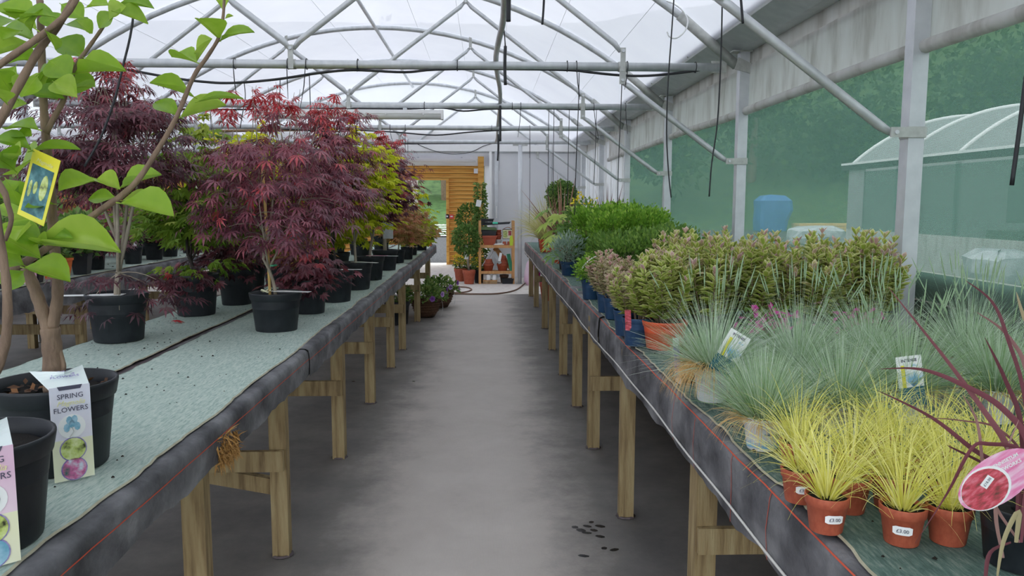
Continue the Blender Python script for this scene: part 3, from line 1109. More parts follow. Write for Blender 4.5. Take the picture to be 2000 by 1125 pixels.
def mat_strip(root, x0, x1, y0, y1, mat, seed, hem='mat_hem', amp=.010):
    r2 = np.random.default_rng(seed)
    n = int((y1 - y0) / .04)
    ys = np.linspace(y0, y1, n + 1)
    def wob(a):
        return np.convolve(r2.normal(0, 1, n + 25), np.ones(9) / 9, 'same')[12:n + 13] * a
    a, b = wob(amp * 2), wob(amp * 1.4)
    z = wob(.003) + BT + .004
    cols = 7
    v = []
    for i, y in enumerate(ys):
        xa, xb = x0 + a[i], x1 + b[i]
        for j in range(cols):
            t = j / (cols - 1)
            v.append((xa + (xb - xa) * t, y, z[i] + .0025 * math.sin(y * 9 + t * 6 + seed) * math.sin(t * PI) + (0.004 if j in (0, cols - 1) and a[i] > .004 else 0)))
    m = MB().add(v, [(i * cols + j, i * cols + j + 1, (i + 1) * cols + j + 1, (i + 1) * cols + j) for i in range(n) for j in range(cols - 1)])
    o = m.build('mat', mat, root, True)
    # hem of loose threads along both edges
    for e, w in ((0, .003), (cols - 1, .003)):
        q = MB()
        E_ = np.array([v[i * cols + e] for i in range(n + 1)])
        sg = -1 if e == 0 else 1
        L = E_ + np.array([sg * w, 0, -.002])
        vv = np.concatenate([E_ + np.array([-sg * .002, 0, .0012]), L])
        q.add(vv, [(i, i + 1, n + 2 + i, n + 1 + i) for i in range(n)])
        q.build('hem', hem, o)
    return o


def crumbs(root, x0, x1, y0, y1, n, seed, mat='soil', smax=.006):
    r2 = np.random.default_rng(seed)
    q = MB()
    for i in range(n):
        s = r2.uniform(.0015, smax) * r2.uniform(.4, 1)
        x, y = r2.uniform(x0, x1), y0 + (y1 - y0) * r2.random() ** 1.5
        a = r2.uniform(0, PI)
        c, d = math.cos(a) * s * 1.5, math.sin(a) * s * 1.5
        q.add([(x + c, y + d, BT + .007), (x - d, y + c, BT + .007), (x - c, y - d, BT + .007), (x + d, y - c, BT + .007), (x, y, BT + .008 + s)], (), [(0, 1, 4), (1, 2, 4), (2, 3, 4), (3, 0, 4)])
    return q.build('soil_crumbs', mat, root, stuff=True)


leg_mesh = MB().box(-.036, .036, -.036, .036, 0, BT - .05).mesh('leg', 'timber')
foot_mesh = MB().lathe([(.001, .003), (.050, .003), (.046, .008), (.040, .010)], 10).mesh('foot_skirt', 'skirt_end')


def leg(root, x, y, foot=True):
    o = link('leg', leg_mesh, root)
    o.location = (x, y, 0)
    o.rotation_euler = (0, 0, random.uniform(-.06, .06))
    o.scale = (1, random.uniform(.8, 1.1), 1)
    return o


def rail(root, x0, x1, y, z):
    return MB().box(min(x0, x1), max(x0, x1), y - .062, y - .036, z - .045, z + .045).build('cross_rail', 'timber', root)


# left display bench
LB = thing('plant_bench', 'long left display bench with two pale green mats and a dark cloth skirt', 'bench', (0, 0, 0))
MB().box(-1.86, -.84, -1.2, 12.25, BT - .06, BT - .012).build('deck', 'timber_end', LB)
MB().box(-.835, -.82, -1.2, 12.25, BT - .10, BT - .012).build('front_board', 'timber', LB)
c1, rows1 = cloth_cover(LB, 'cloth_skirt', -1.42, -.80, -1.2, 3.47, .122, 0, 3)
c2, rows2 = cloth_cover(LB, 'cloth_skirt', -1.42, -.80, 3.43, 12.3, .125, .006, 4)
for rows, c in ((rows1, c1), (rows2, c2)):
    q = MB()
    A = np.array([r[5] for r in rows]) * .45 + np.array([r[4] for r in rows]) * .55 + np.array([.0022, 0, 0])
    n = len(A)
    q.add(np.concatenate([A + [0, 0, .0016], A - [0, 0, .0016]]), [(i, i + 1, n + i + 1, n + i) for i in range(n - 1)])
    q.build('red_thread', 'red_thread', c)
b1, _ = cloth_cover(LB, 'cloth_back', -1.40, -1.905, -1.2, 12.3, .10, 0, 5, 'skirt_end')
mat_strip(LB, -1.385, -.845, -1.2, 12.2, 'mat_pale', 1)
mat_strip(LB, -1.865, -1.435, -1.2, 12.2, 'mat_pale', 2)
crumbs(LB, -1.36, -.87, 1.7, 6.5, 130, 3, smax=.0045)
crumbs(LB, -1.85, -1.45, 2.6, 6.5, 150, 4, smax=.0045)
for i, (x, y) in enumerate([(-.935, 2.42), (-.905, 3.30), (-.90, 4.62), (-.905, 5.92), (-.905, 7.22), (-.895, 8.14), (-.91, 10.1), (-.905, 11.9)]):
    leg(LB, x, y)
    leg(LB, -1.80, y)
    f = link('foot_skirt', foot_mesh, LB)
    f.location = (x, y, 0)
    if i:
        rail(LB, -1.84, x + .03, y, .445)
MB().beam((-1.45, 3.34, .40), (-.93, 3.34, .30), .04, .07).build('diagonal_brace', 'timber', LB)
# splintered fibre where the skirt has worn through
q = MB()
r2 = np.random.default_rng(8)
for i in range(300):
    y = r2.uniform(2.24, 2.43)
    z = BT - .055 - r2.random() * .085 - (y - 2.34) * .1
    q.blades(np.array([[-.800, y, z]]), np.array([[r2.uniform(.05, .5), r2.normal(0, .35), r2.normal(-.5, .6)]]), np.array([r2.uniform(.02, .055)]), np.array([.006]), np.array([.6]), 2, [.5])
q.build('frayed_fibre', 'coir', LB, stuff=True)

# right display bench
RB = thing('plant_bench', 'long right display bench with a dark teal mat, black skirt and white string', 'bench', (0, 0, 0))
MB().box(.69, 1.98, .2, 13.0, BT - .06, BT - .012).build('deck', 'timber_end', RB)
MB().box(.665, .68, .2, 13.0, BT - .14, BT - .012).build('front_board', 'timber', RB)
c1, rows1 = cloth_cover(RB, 'cloth_skirt', 1.2, .655, .2, 4.42, .185, 0, 13)
c2, rows2 = cloth_cover(RB, 'cloth_skirt', 1.2, .655, 4.38, 13.05, .185, .006, 14)
for rows, c in ((rows1, c1), (rows2, c2)):
    q = MB()
    A = np.array([r[3] for r in rows]) + np.array([-.002, 0, .0015])
    n = len(A)
    q.add(np.concatenate([A + [-.0008, 0, -.0016], A + [.0016, 0, .0010]]), [(i, i + 1, n + i + 1, n + i) for i in range(n - 1)])
    q.build('red_thread', 'red_thread', c)
    for yy in (1.25, 1.72, 1.98, 2.35, 2.62):
        i = int(np.argmin([abs(r[0][1] - yy) for r in rows]))
        if abs(rows[i][0][1] - yy) < .05:
            q = MB()
            P = np.array(rows[i][3:])
            P = np.concatenate([[P[0] + (P[1] - P[0]) * t for t in (0, 1)], P[2:]]) + np.array([-.002, 0, 0])
            k = len(P)
            q.add(np.concatenate([P + [0, -.0016, 0], P + [0, .0016, 0]]), [(j, j + 1, k + j + 1, k + j) for j in range(k - 1)])
            q.build('red_thread', 'red_thread', c)
allr = rows1 + rows2
q = MB()
q.tube([(r[6][0] - .006, r[0][1], BT - .148 + .006 * math.sin(r[0][1] * 2.4) + .003 * math.sin(r[0][1] * 7)) for r in allr[::3]], .0035, 6)
q.build('string', 'string', RB, True)
MB().box(1.30, 1.98, .2, 13.0, BT - .014, BT - .004).build('under_sheet', 'skirt_end', RB)
mat_strip(RB, .680, 1.30, .2, 12.9, 'mat_teal', 6)
mat_strip(RB, 1.32, 1.96, .2, 12.9, 'mat_teal', 7)
crumbs(RB, .70, 1.3, .9, 3.5, 260, 9)
for i, (x, y) in enumerate([(.735, 2.50), (.692, 3.68), (.680, 4.77), (.694, 5.78), (.697, 6.88), (.70, 8.1), (.727, 9.5), (.75, 11.5), (.75, 12.85)]):
    leg(RB, x, y)
    leg(RB, 1.90, y)
    f = link('foot_skirt', foot_mesh, RB)
    f.location = (x, y, 0)
    if i in (0, 2, 4, 7):
        rail(RB, x - .03, 1.93, y, .43)

# far-left bench across the second aisle
FB = thing('plant_bench', 'far-left bench crowded with small black pots behind the second aisle', 'bench', (0, 0, 0))
MB().box(-4.95, -3.57, 4.0, 15.6, BT - .06, BT - .012).build('deck', 'timber_end', FB)
cloth_cover(FB, 'cloth_skirt', -4.2, -3.55, 4.0, 15.65, .20, 0, 23)
mat_strip(FB, -4.9, -3.60, 4.0, 15.6, 'mat_pale', 24)
crumbs(FB, -4.2, -3.62, 5, 12, 60, 25, smax=.012)
for y in (4.4, 5.7, 7.0, 8.3, 9.6, 11, 12.4, 13.8, 15.2):
    leg(FB, -3.66, y)
    leg(FB, -4.85, y)
    rail(FB, -3.63, -4.88, y, .42)
# a bench in the neighbouring span, only glimpsed
GB = thing('plant_bench', 'distant bench under the left neighbouring span', 'bench', (0, 0, 0))
MB().box(-8.6, -6.6, 6.0, 15.6, BT - .06, BT - .012).build('deck', 'timber_end', GB)
cloth_cover(GB, 'cloth_skirt', -7.5, -6.55, 6.0, 15.65, .20, 0, 33)
for y in (6.4, 8.3, 10.2, 12.2, 14.1, 15.3):
    leg(GB, -6.7, y)
    leg(GB, -8.5, y)

# ================================================================== POTS AND PLANT BUILDERS
NURSERY = [(.0005, .002), (.76, 0), (.78, .02), (.91, .80), (.93, .805), (.955, .81), (1.0, .97), (1.0, 1.0), (.955, 1.0), (.93, .86), (.88, .60)]
PLAIN = [(.0005, .002), (.70, 0), (.72, .02), (.90, .74), (.965, .745), (1.0, .98), (.99, 1.0), (.93, 1.0), (.90, .84), (.85, .6)]
SQUARE = None
POT_MESH, SOIL_MESH = {}, {}


def pot_part(root, kind, R, H, mat, soil='soil', fill=.86, name='pot'):
    key = (kind, mat)
    if key not in POT_MESH:
        if kind == 'square':
            q = MB()
            P = [(.74, 0), (.97, .88), (1.04, .88), (1.04, 1.0), (.96, 1.0), (.9, .6)]
            v = [(sx * r, sy * r, z) for r, z in P for sx, sy in ((-1, -1), (1, -1), (1, 1), (-1, 1))]
            q.add(v, [(i * 4 + j, i * 4 + (j + 1) % 4, i * 4 + 4 + (j + 1) % 4, i * 4 + 4 + j) for i in range(5) for j in range(4)] + [(3, 2, 1, 0)])
            POT_MESH[key] = q.mesh('pot', mat)
        else:
            me = MB().lathe(NURSERY if kind == 'nursery' else PLAIN, 32).mesh('pot', mat, True)
            POT_MESH[key] = me
    o = link(name, POT_MESH[key], root)
    o.scale = (R, R, H)
    o.rotation_euler = (0, 0, random.uniform(0, .2) if kind == 'square' else random.uniform(0, 6))
    if soil:
        if (soil, kind) not in SOIL_MESH:
            n = 20
            q = MB()
            v = [(0, 0, .02)]
            r2 = np.random.default_rng(3)
            for r in (.33, .66, .93):
                for i in range(n):
                    a = i * 2 * PI / n
                    v.append((r * math.cos(a), r * math.sin(a), r2.normal(0, .012)))
            q.add(v, [(1 + k * n + i, 1 + k * n + (i + 1) % n, 1 + (k + 1) * n + (i + 1) % n, 1 + (k + 1) * n + i) for k in range(2) for i in range(n)], [(0, 1 + i, 1 + (i + 1) % n) for i in range(n)])
            SOIL_MESH[(soil, kind)] = q.mesh('soil', soil, True)
        so = link('soil', SOIL_MESH[(soil, kind)], root)
        so.location = (0, 0, H * fill)
        so.scale = (R * (.93 if kind != 'square' else .88), R * (.93 if kind != 'square' else .88), R)
    return o


def potted(name, label, cat, loc, R, H, mat, kind='nursery', group=None, rz=0.0, soil='soil', fill=.86):
    t = thing(name, label, cat, loc, rz, group)
    pot_part(t, kind, R, H, mat, soil, fill)
    return t


def bez(p0, p1, p2, n=7):
    p0, p1, p2 = (np.array(tuple(p), float) for p in (p0, p1, p2))
    t = np.linspace(0, 1, n)[:, None]
    return (1 - t) ** 2 * p0 + 2 * t * (1 - t) * p1 + t * t * p2


def maple(root, z0, cz, rx, rz_, pads, per, size, leafmat, tmpl, seed, bark='bark_grey', cx=0.0, cy=0.0, droop=.55, top=1.0, sprigs=0, tr=.011, fork=.35, tint=(.45, .22), low=0, leaf_parts=0, ry=None, spread=.085):
    """tiered maple: trunk with forks, pads of drooping palmate leaves, thin twigs"""
    r2 = np.random.default_rng(seed)
    ry = ry or rx
    wood = MB()
    tip = np.array([cx, cy, cz + rz_ * .55 * top])
    kn = np.array([r2.normal(0, .02), r2.normal(0, .02), z0 + (cz - z0) * fork])
    trunk = np.concatenate([bez((0, 0, z0 - .02), (0, 0, (z0 + kn[2]) / 2), kn, 5), bez(kn, (kn + tip) / 2 + r2.normal(0, .03, 3), tip, 7)[1:]])
    wood.tube(trunk, np.linspace(tr, tr * .25, len(trunk)), 8)
    u = r2.normal(size=(pads, 3))
    u /= np.linalg.norm(u, axis=1, keepdims=True)
    rad = r2.uniform(.35, 1.0, pads) ** .6
    C = np.stack([cx + u[:, 0] * rx * rad, cy + u[:, 1] * ry * rad, cz + u[:, 2] * rz_ * rad], 1)
    tiers = cz + rz_ * np.linspace(-.85, .95, 5)
    near = tiers[np.argmin(abs(C[:, 2:3] - tiers[None]), 1)]
    C[:, 2] = C[:, 2] * .42 + near * .58 + r2.normal(0, .018, pads)
    rho2 = ((C[:, 0] - cx) / rx) ** 2 + ((C[:, 1] - cy) / ry) ** 2
    C[:, 2] -= rz_ * .38 * rho2 - rz_ * .12
    if low:
        k = r2.integers(0, pads, low)
        C[k, 2] = z0 + r2.uniform(-.05, .12, low)
        C[k, :2] *= r2.uniform(.5, .9, (low, 1))
    nf = 4
    forks = []
    for i in range(nf):
        a = i * 2 * PI / nf + r2.uniform(-.5, .5)
        e = np.array([cx + math.cos(a) * rx * .45, cy + math.sin(a) * ry * .45, cz + rz_ * r2.uniform(-.2, .5)])
        s = trunk[3 + i % 3]
        b = bez(s, s * .4 + e * .6 + np.array([0, 0, -.04]), e, 6)
        wood.tube(b, np.linspace(tr * .6, tr * .22, 6), 6)
        forks.append(b)
    allp = np.concatenate([trunk[3:], *forks])
    LP, LD, LT = [], [], []
    for c in C:
        cand = allp[allp[:, 2] < c[2] + .05]
        if len(cand) == 0:
            cand = allp
        s = cand[np.argmin(np.linalg.norm(cand - c, axis=1))]
        b = bez(s, (s + c) / 2 + np.array([0, 0, .035]), c, 5)
        wood.tube(b, np.linspace(tr * .20, .0012, 5), 4, cap=False)
        n = max(3, int(per * r2.uniform(.6, 1.4)))
        off = r2.normal(0, 1, (n, 3)) * np.array([spread, spread, .022])
        out = c - np.array([cx, cy, c[2]])
        out = out / (np.linalg.norm(out) + 1e-6)
        LP.append(c + off)
        d = off / (spread * 1.5) * np.array([1, 1, 0]) + out * .8 + r2.normal(0, .25, (n, 3))
        d[:, 2] = -droop * r2.uniform(.5, 1.5, n)
        LD.append(d)
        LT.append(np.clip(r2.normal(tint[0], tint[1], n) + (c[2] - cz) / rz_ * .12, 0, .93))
    for i in range(sprigs):
        a, r = r2.uniform(0, 2 * PI), r2.uniform(.1, .85)
        b0 = np.array([cx + math.cos(a) * rx * r, cy + math.sin(a) * ry * r, cz + rz_ * .6])
        e = b0 + np.array([r2.normal(0, .04), r2.normal(0, .04), r2.uniform(.10, .24) + rz_ * .25 * (1 - r)])
        wood.tube(bez(b0, (b0 + e) / 2, e, 4), [.0022, .0018, .0014, .001], 4, cap=False)
        n = r2.integers(4, 8)
        tt = r2.uniform(.55, 1, n)[:, None]
        LP.append(b0 + (e - b0) * tt)
        d = r2.normal(0, 1, (n, 3)); d[:, 2] = -.15
        LD.append(d)
        LT.append(r2.uniform(.92, 1, n))
    P, D, T = np.concatenate(LP), np.concatenate(LD), np.concatenate(LT)
    up = np.tile([0, 0, 1.], (len(P), 1)) + r2.normal(0, .25, (len(P), 3))
    S = size * r2.uniform(.65, 1.2, len(P))
    R = frames(D, up)
    if leaf_parts:
        k = np.argsort(P[:, 1] + r2.normal(0, .08, len(P)))[:leaf_parts]
        me = {}
        for i in k:
            b = min(4, int(T[i] * 5))
            if b not in me:
                me[b] = MB().add(tmpl['v'], tmpl['q'], (), (b + .5) / 5).mesh('leaf', leafmat)
            o = link('leaf', me[b], root)
            M = Matrix(R[i].tolist()).to_4x4()
            M.translation = Vector(P[i])
            o.matrix_basis = M @ Matrix.Scale(S[i], 4)
        keep = np.ones(len(P), bool)
        keep[k] = False
        P, R, S, T = P[keep], R[keep], S[keep], T[keep]
    wood.build('trunk', bark, root, True)
    MB().scatter(tmpl, P, R, S, T).build('foliage', leafmat, root, stuff=True)
    return root


def shrub(root, z0, h, r, n, size, leafmat, tmpl, seed, stems=9, bark='bark', shape='ball', tint=(.5, .22), up=.4, fill=.5):
    """bushy plant: stems fanning from the pot and a cloud of leaves"""
    r2 = np.random.default_rng(seed)
    wood = MB()
    for i in range(stems):
        a = r2.uniform(0, 2 * PI)
        rr = r * r2.uniform(.2, .75)
        wood.tube(bez((r2.normal(0, r * .1), r2.normal(0, r * .1), z0 - .01), (math.cos(a) * rr * .3, math.sin(a) * rr * .3, z0 + h * .4), (math.cos(a) * rr, math.sin(a) * rr, z0 + h * r2.uniform(.6, .92)), 5), np.linspace(.0035, .0014, 5), 5, cap=False)
    u = r2.normal(size=(n, 3))
    u /= np.linalg.norm(u, axis=1, keepdims=True)
    rad = r2.uniform(fill, 1.0, n)[:, None]
    if shape == 'ball':
        P = u * rad * np.array([r, r, h * .5]) + np.array([0, 0, z0 + h * .52])
    else:
        sg = np.sign(u) * np.abs(u) ** .5
        P = sg * rad * np.array([r * .9, r * .9, h * .5]) + np.array([0, 0, z0 + h * .5])
    P += r2.normal(0, size * .5, P.shape)
    P[:, 2] = np.maximum(P[:, 2], z0)
    D = u + np.array([0, 0, up]) + r2.normal(0, .4, u.shape)
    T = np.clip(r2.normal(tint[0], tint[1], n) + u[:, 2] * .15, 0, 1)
    wood.build('stems', bark, root, True)
    MB().scatter(tmpl, P, frames(D, unit(n) + np.array([0, 0, .8])), size * r2.uniform(.6, 1.25, n), T).build('foliage', leafmat, root, stuff=True)
    return root


def whorled(root, z0, h, r, stems, whorls, size, leafmat, seed, lean=.5, tint=(.45, .2), tops=.5):
    """upright stems with whorls of two-toned leaves, pinkish at the shoot tips"""
    r2 = np.random.default_rng(seed)
    wood = MB()
    P, D, U, T, S = [], [], [], [], []
    for i in range(stems):
        a = r2.uniform(0, 2 * PI)
        rr = r * math.sqrt(r2.random())
        hh = h * r2.uniform(.72, 1.08) * (1 - .25 * (rr / r) ** 2)
        e = np.array([math.cos(a) * rr, math.sin(a) * rr, z0 + hh])
        b = bez((math.cos(a) * rr * .25, math.sin(a) * rr * .25, z0 - .01), (math.cos(a) * rr * .8, math.sin(a) * rr * .8, z0 + hh * .45), e, 9)
        wood.tube(b, np.linspace(.0032, .0018, 9), 5, cap=False)
        for w in range(whorls):
            t = .22 + .78 * w / (whorls - 1)
            k = t * 8
            j = min(7, int(k))
            p = b[j] + (b[j + 1] - b[j]) * (k - j)
            ax = b[j + 1] - b[j]
            ax /= np.linalg.norm(ax)
            n = 4
            ph = r2.uniform(0, PI)
            for q in range(n):
                an = ph + q * PI / 2 + r2.normal(0, .25)
                side = np.array([math.cos(an), math.sin(an), 0])
                P.append(p)
                lift = .35 + .9 * (t > .93) + r2.normal(0, .2) + (t - .5) * .4
                D.append(side + ax * lift)
                U.append(ax - side * .2)
                top = t > .93
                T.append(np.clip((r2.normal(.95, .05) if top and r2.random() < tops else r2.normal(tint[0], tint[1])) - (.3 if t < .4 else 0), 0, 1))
                S.append(size * r2.uniform(.75, 1.15) * (.75 if top else 1))
    wood.build('stems', 'bark', root, True)
    MB().scatter(LF_VAR, np.array(P), frames(np.array(D), np.array(U)), np.array(S), np.array(T)).build('foliage', leafmat, root, stuff=True)
    return root


def tuft(root, z0, n, L, R, width, bend, mat, seed, spread=1.0, seg=4, tint=(.6, .18), dead=0.0, r0=.03, stalks=0, lean=(0, 0), name='blades', jit=.02):
    """clump of grass blades"""
    global rng
    rng = np.random.default_rng(seed)
    a = rng.uniform(0, 2 * PI, n)
    rr = np.sqrt(rng.random(n))
    base = np.stack([np.cos(a) * rr * r0, np.sin(a) * rr * r0, np.full(n, z0)], 1)
    tilt = rr * spread * rng.uniform(.6, 1.2, n)
    d = np.stack([np.cos(a) * np.sin(tilt) + lean[0], np.sin(a) * np.sin(tilt) + lean[1], np.cos(tilt)], 1)
    ln = L * rng.uniform(.65, 1.15, n)
    t = np.clip(rng.normal(tint[0], tint[1], n), .31 if mat == 'fescue_blade' else 0, 1)
    m = MB()
    m.blades(base, d, ln, width * rng.uniform(.7, 1.2, n), bend * rng.uniform(.5, 1.4, n), seg, t, jit=jit)
    if dead:
        k = int(n * dead)
        a = rng.uniform(0, 2 * PI, k)
        base = np.stack([np.cos(a) * r0, np.sin(a) * r0, np.full(k, z0)], 1)
        d = np.stack([np.cos(a), np.sin(a), rng.uniform(.1, .9, k)], 1)
        m.blades(base, d, L * rng.uniform(.35, .75, k), np.full(k, width), rng.uniform(1.2, 2.6, k), seg, rng.uniform(0, .2, k), jit=.04)
    m.build(name, mat, root, stuff=True)
    if stalks:
        q = MB()
        a = rng.uniform(0, 2 * PI, stalks)
        tl = rng.uniform(0, .55, stalks)
        base = np.stack([np.cos(a) * r0 * .6, np.sin(a) * r0 * .6, np.full(stalks, z0)], 1)
        d = np.stack([np.cos(a) * np.sin(tl), np.sin(a) * np.sin(tl), np.cos(tl)], 1)
        ln = L * rng.uniform(1.15, 1.6, stalks)
        q.blades(base, d, ln, np.full(stalks, width * .8), np.full(stalks, .12), 4, np.full(stalks, .55))
        tip = base + d * (ln * .86)[:, None]
        for i in range(stalks):
            q.tube([tip[i], tip[i] + d[i] * .02, tip[i] + d[i] * .05, tip[i] + d[i] * .075], [.0006, .0022, .0018, .0004], 5, cap=False, tint=.48)
        q.build('flower_stalks', 'fescue_blade' if mat == 'fescue_blade' else mat, root, stuff=True)
    return root


def straps(root, z0, n, L, width, mat, seed, spread=.9, bend=.6, tint=(.5, .3), r0=.03, name='leaf', seg=7, part=True):
    """sword-shaped leaves, each a part of its own"""
    global rng
    rng = np.random.default_rng(seed)
    for i in range(n):
        a = rng.uniform(0, 2 * PI)
        tl = spread * math.sqrt(rng.random())
        d = np.array([[math.cos(a) * math.sin(tl), math.sin(a) * math.sin(tl), math.cos(tl)]])
        m = MB()
        m.blades(np.array([[math.cos(a) * r0, math.sin(a) * r0, z0]]), d, np.array([L * rng.uniform(.6, 1.1)]), np.array([width * rng.uniform(.7, 1.1)]), np.array([bend * rng.uniform(.3, 1.3) * (tl / spread + .2)]), seg, [np.clip(rng.normal(*tint), 0, 1)])
        m.build(name, mat, root)


def card(root, name, mat, c, right, up, w, h, th=.0006):
    """thin stiff card centred at c"""
    M = plane_M(c, right, up)
    m = MB().box(-w / 2, w / 2, -h / 2, h / 2, -th, th)
    o = m.build(name, mat, root)
    o.matrix_basis = M
    return o


def sticker(pot_o, root, ang, R, z, w=.017, h=.0085, txt='£3.00'):
    """white price sticker bent round a pot"""
    m = MB()
    v = []
    for j in range(7):
        a = ang + (j / 6 - .5) * w / R * 2 / 2 * 2
        cut = .72 if j in (0, 6) else 1
        for s in (-1, 1):
            v.append(((R + .0012 + s * .0006) * math.cos(a), (R + .0012 + s * .0006) * math.sin(a), z + s * h * cut))
    m.add(v, [(2 * j, 2 * j + 2, 2 * j + 3, 2 * j + 1) for j in range(6)])
    o = m.build('price_sticker', 'paper', root)
    d = Vector((math.cos(ang), math.sin(ang), 0))
    t = Vector((-math.sin(ang), math.cos(ang), 0))
    text('price', txt, .0098, 'ink', o, plane_M(d * (R + .0026) + Vector((0, 0, z)), t, (0, 0, 1)))
    return o


def on(px, py, z=BT):
    """world point seen at photo pixel (px, py) lying at height z"""
    p = at(px, py, 1.0)
    t = (z - CAM_H) / (p.z - CAM_H)
    return Vector((p.x * t, t, z))


# ================================================================== LEFT BENCH: MAGNOLIAS
def magnolia_leaf_mesh(name, cup, curl, tint, seed):
    r2 = np.random.default_rng(seed)
    n = 8
    W = [.03, .16, .33, .46, .50, .44, .28, .02]
    v, q = [], []
    for i in range(n):
        t = i / (n - 1)
        for j, s in enumerate((-1, -.5, 0, .5, 1)):
            x = s * W[i]
            z = cup * (abs(s) ** 1.4) * W[i] * 2 - curl * t * t + .018 * math.sin(t * 9 + s * 3 + seed) * abs(s) + (.012 if s == 0 else 0) * -1
            v.append((x, t, z))
    for i in range(n - 1):
        for j in range(4):
            q.append((i * 5 + j, i * 5 + j + 1, i * 5 + 6 + j, i * 5 + 5 + j))
    tv = np.array([np.clip(tint + (.16 if j == 2 else (-.02 if j in (1, 3) else .06)) + .07 * math.sin(i * 2.1 + j * 1.7 + seed) - .10 * (i / (n - 1)), 0, 1) for i in range(n) for j in range(5)])
    m = MB().add(v, q, (), tv)
    m.tube([(0, t, -.012 - curl * t * t) for t in (-.10, 0, .3, .6, .9)], [.016, .014, .010, .007, .003], 5, cap=False, tint=min(1, tint + .35))
    return m.mesh(name, 'magnolia_leaf', True)


MAGL = [magnolia_leaf_mesh('leaf', .25, .10, .55, 1), magnolia_leaf_mesh('leaf', .12, .22, .40, 2), magnolia_leaf_mesh('leaf', .32, .02, .78, 3), magnolia_leaf_mesh('leaf', .20, .30, .25, 4)]


def magnolia(root, leaves, Yd, seed):
    r2 = np.random.default_rng(seed)
    L0 = Vector(root.location)
    for i, (bx, by, tx, ty, w, k) in enumerate(leaves):
        y0 = Yd + r2.uniform(-.07, .07)
        b = at(bx, by, y0)
        t = at(tx, ty, y0 + r2.uniform(-.07, .05))
        if by > 440:
            b, t = at(bx, by, 1.775), at(tx, ty, 1.735)
        d = t - b
        L = d.length
        side = r2.uniform(-.5, .5)
        up = np.array([[side, -.55, .75]])
        R = frames(np.array([tuple(d)]), up)[0]
        o = link('leaf', MAGL[k], root)
        M = Matrix(R.tolist()).to_4x4()
        M.translation = b - L0
        ww = 1.2 * w * y0 / F_PX
        o.matrix_basis = M @ Matrix.Diagonal((ww * 1.25, L, L, 1))


def branch(root, pts, Y, r0, r1, name='branch', mat='bark', n=8):
    L0 = Vector(root.location)
    P = []
    for p in pts:
        y = p[2] if len(p) > 2 else Y
        P.append(np.array(tuple(at(p[0], p[1], y) - L0)))
    # smooth through the given points
    P = np.array(P)
    t = np.linspace(0, len(P) - 1, (len(P) - 1) * 4 + 1)
    out = []
    for s in t:
        i = min(int(s), len(P) - 2)
        f = s - i
        p0, p1, p2, p3 = P[max(i - 1, 0)], P[i], P[i + 1], P[min(i + 2, len(P) - 1)]
        out.append(.5 * ((2 * p1) + (-p0 + p2) * f + (2 * p0 - 5 * p1 + 4 * p2 - p3) * f * f + (-p0 + 3 * p1 - 3 * p2 + p3) * f ** 3))
    R = np.linspace(r0, r1, len(out)) * (1 + .06 * np.sin(np.arange(len(out)) * 1.9))
    return MB().tube(out, R, n).build(name, mat, root, True)


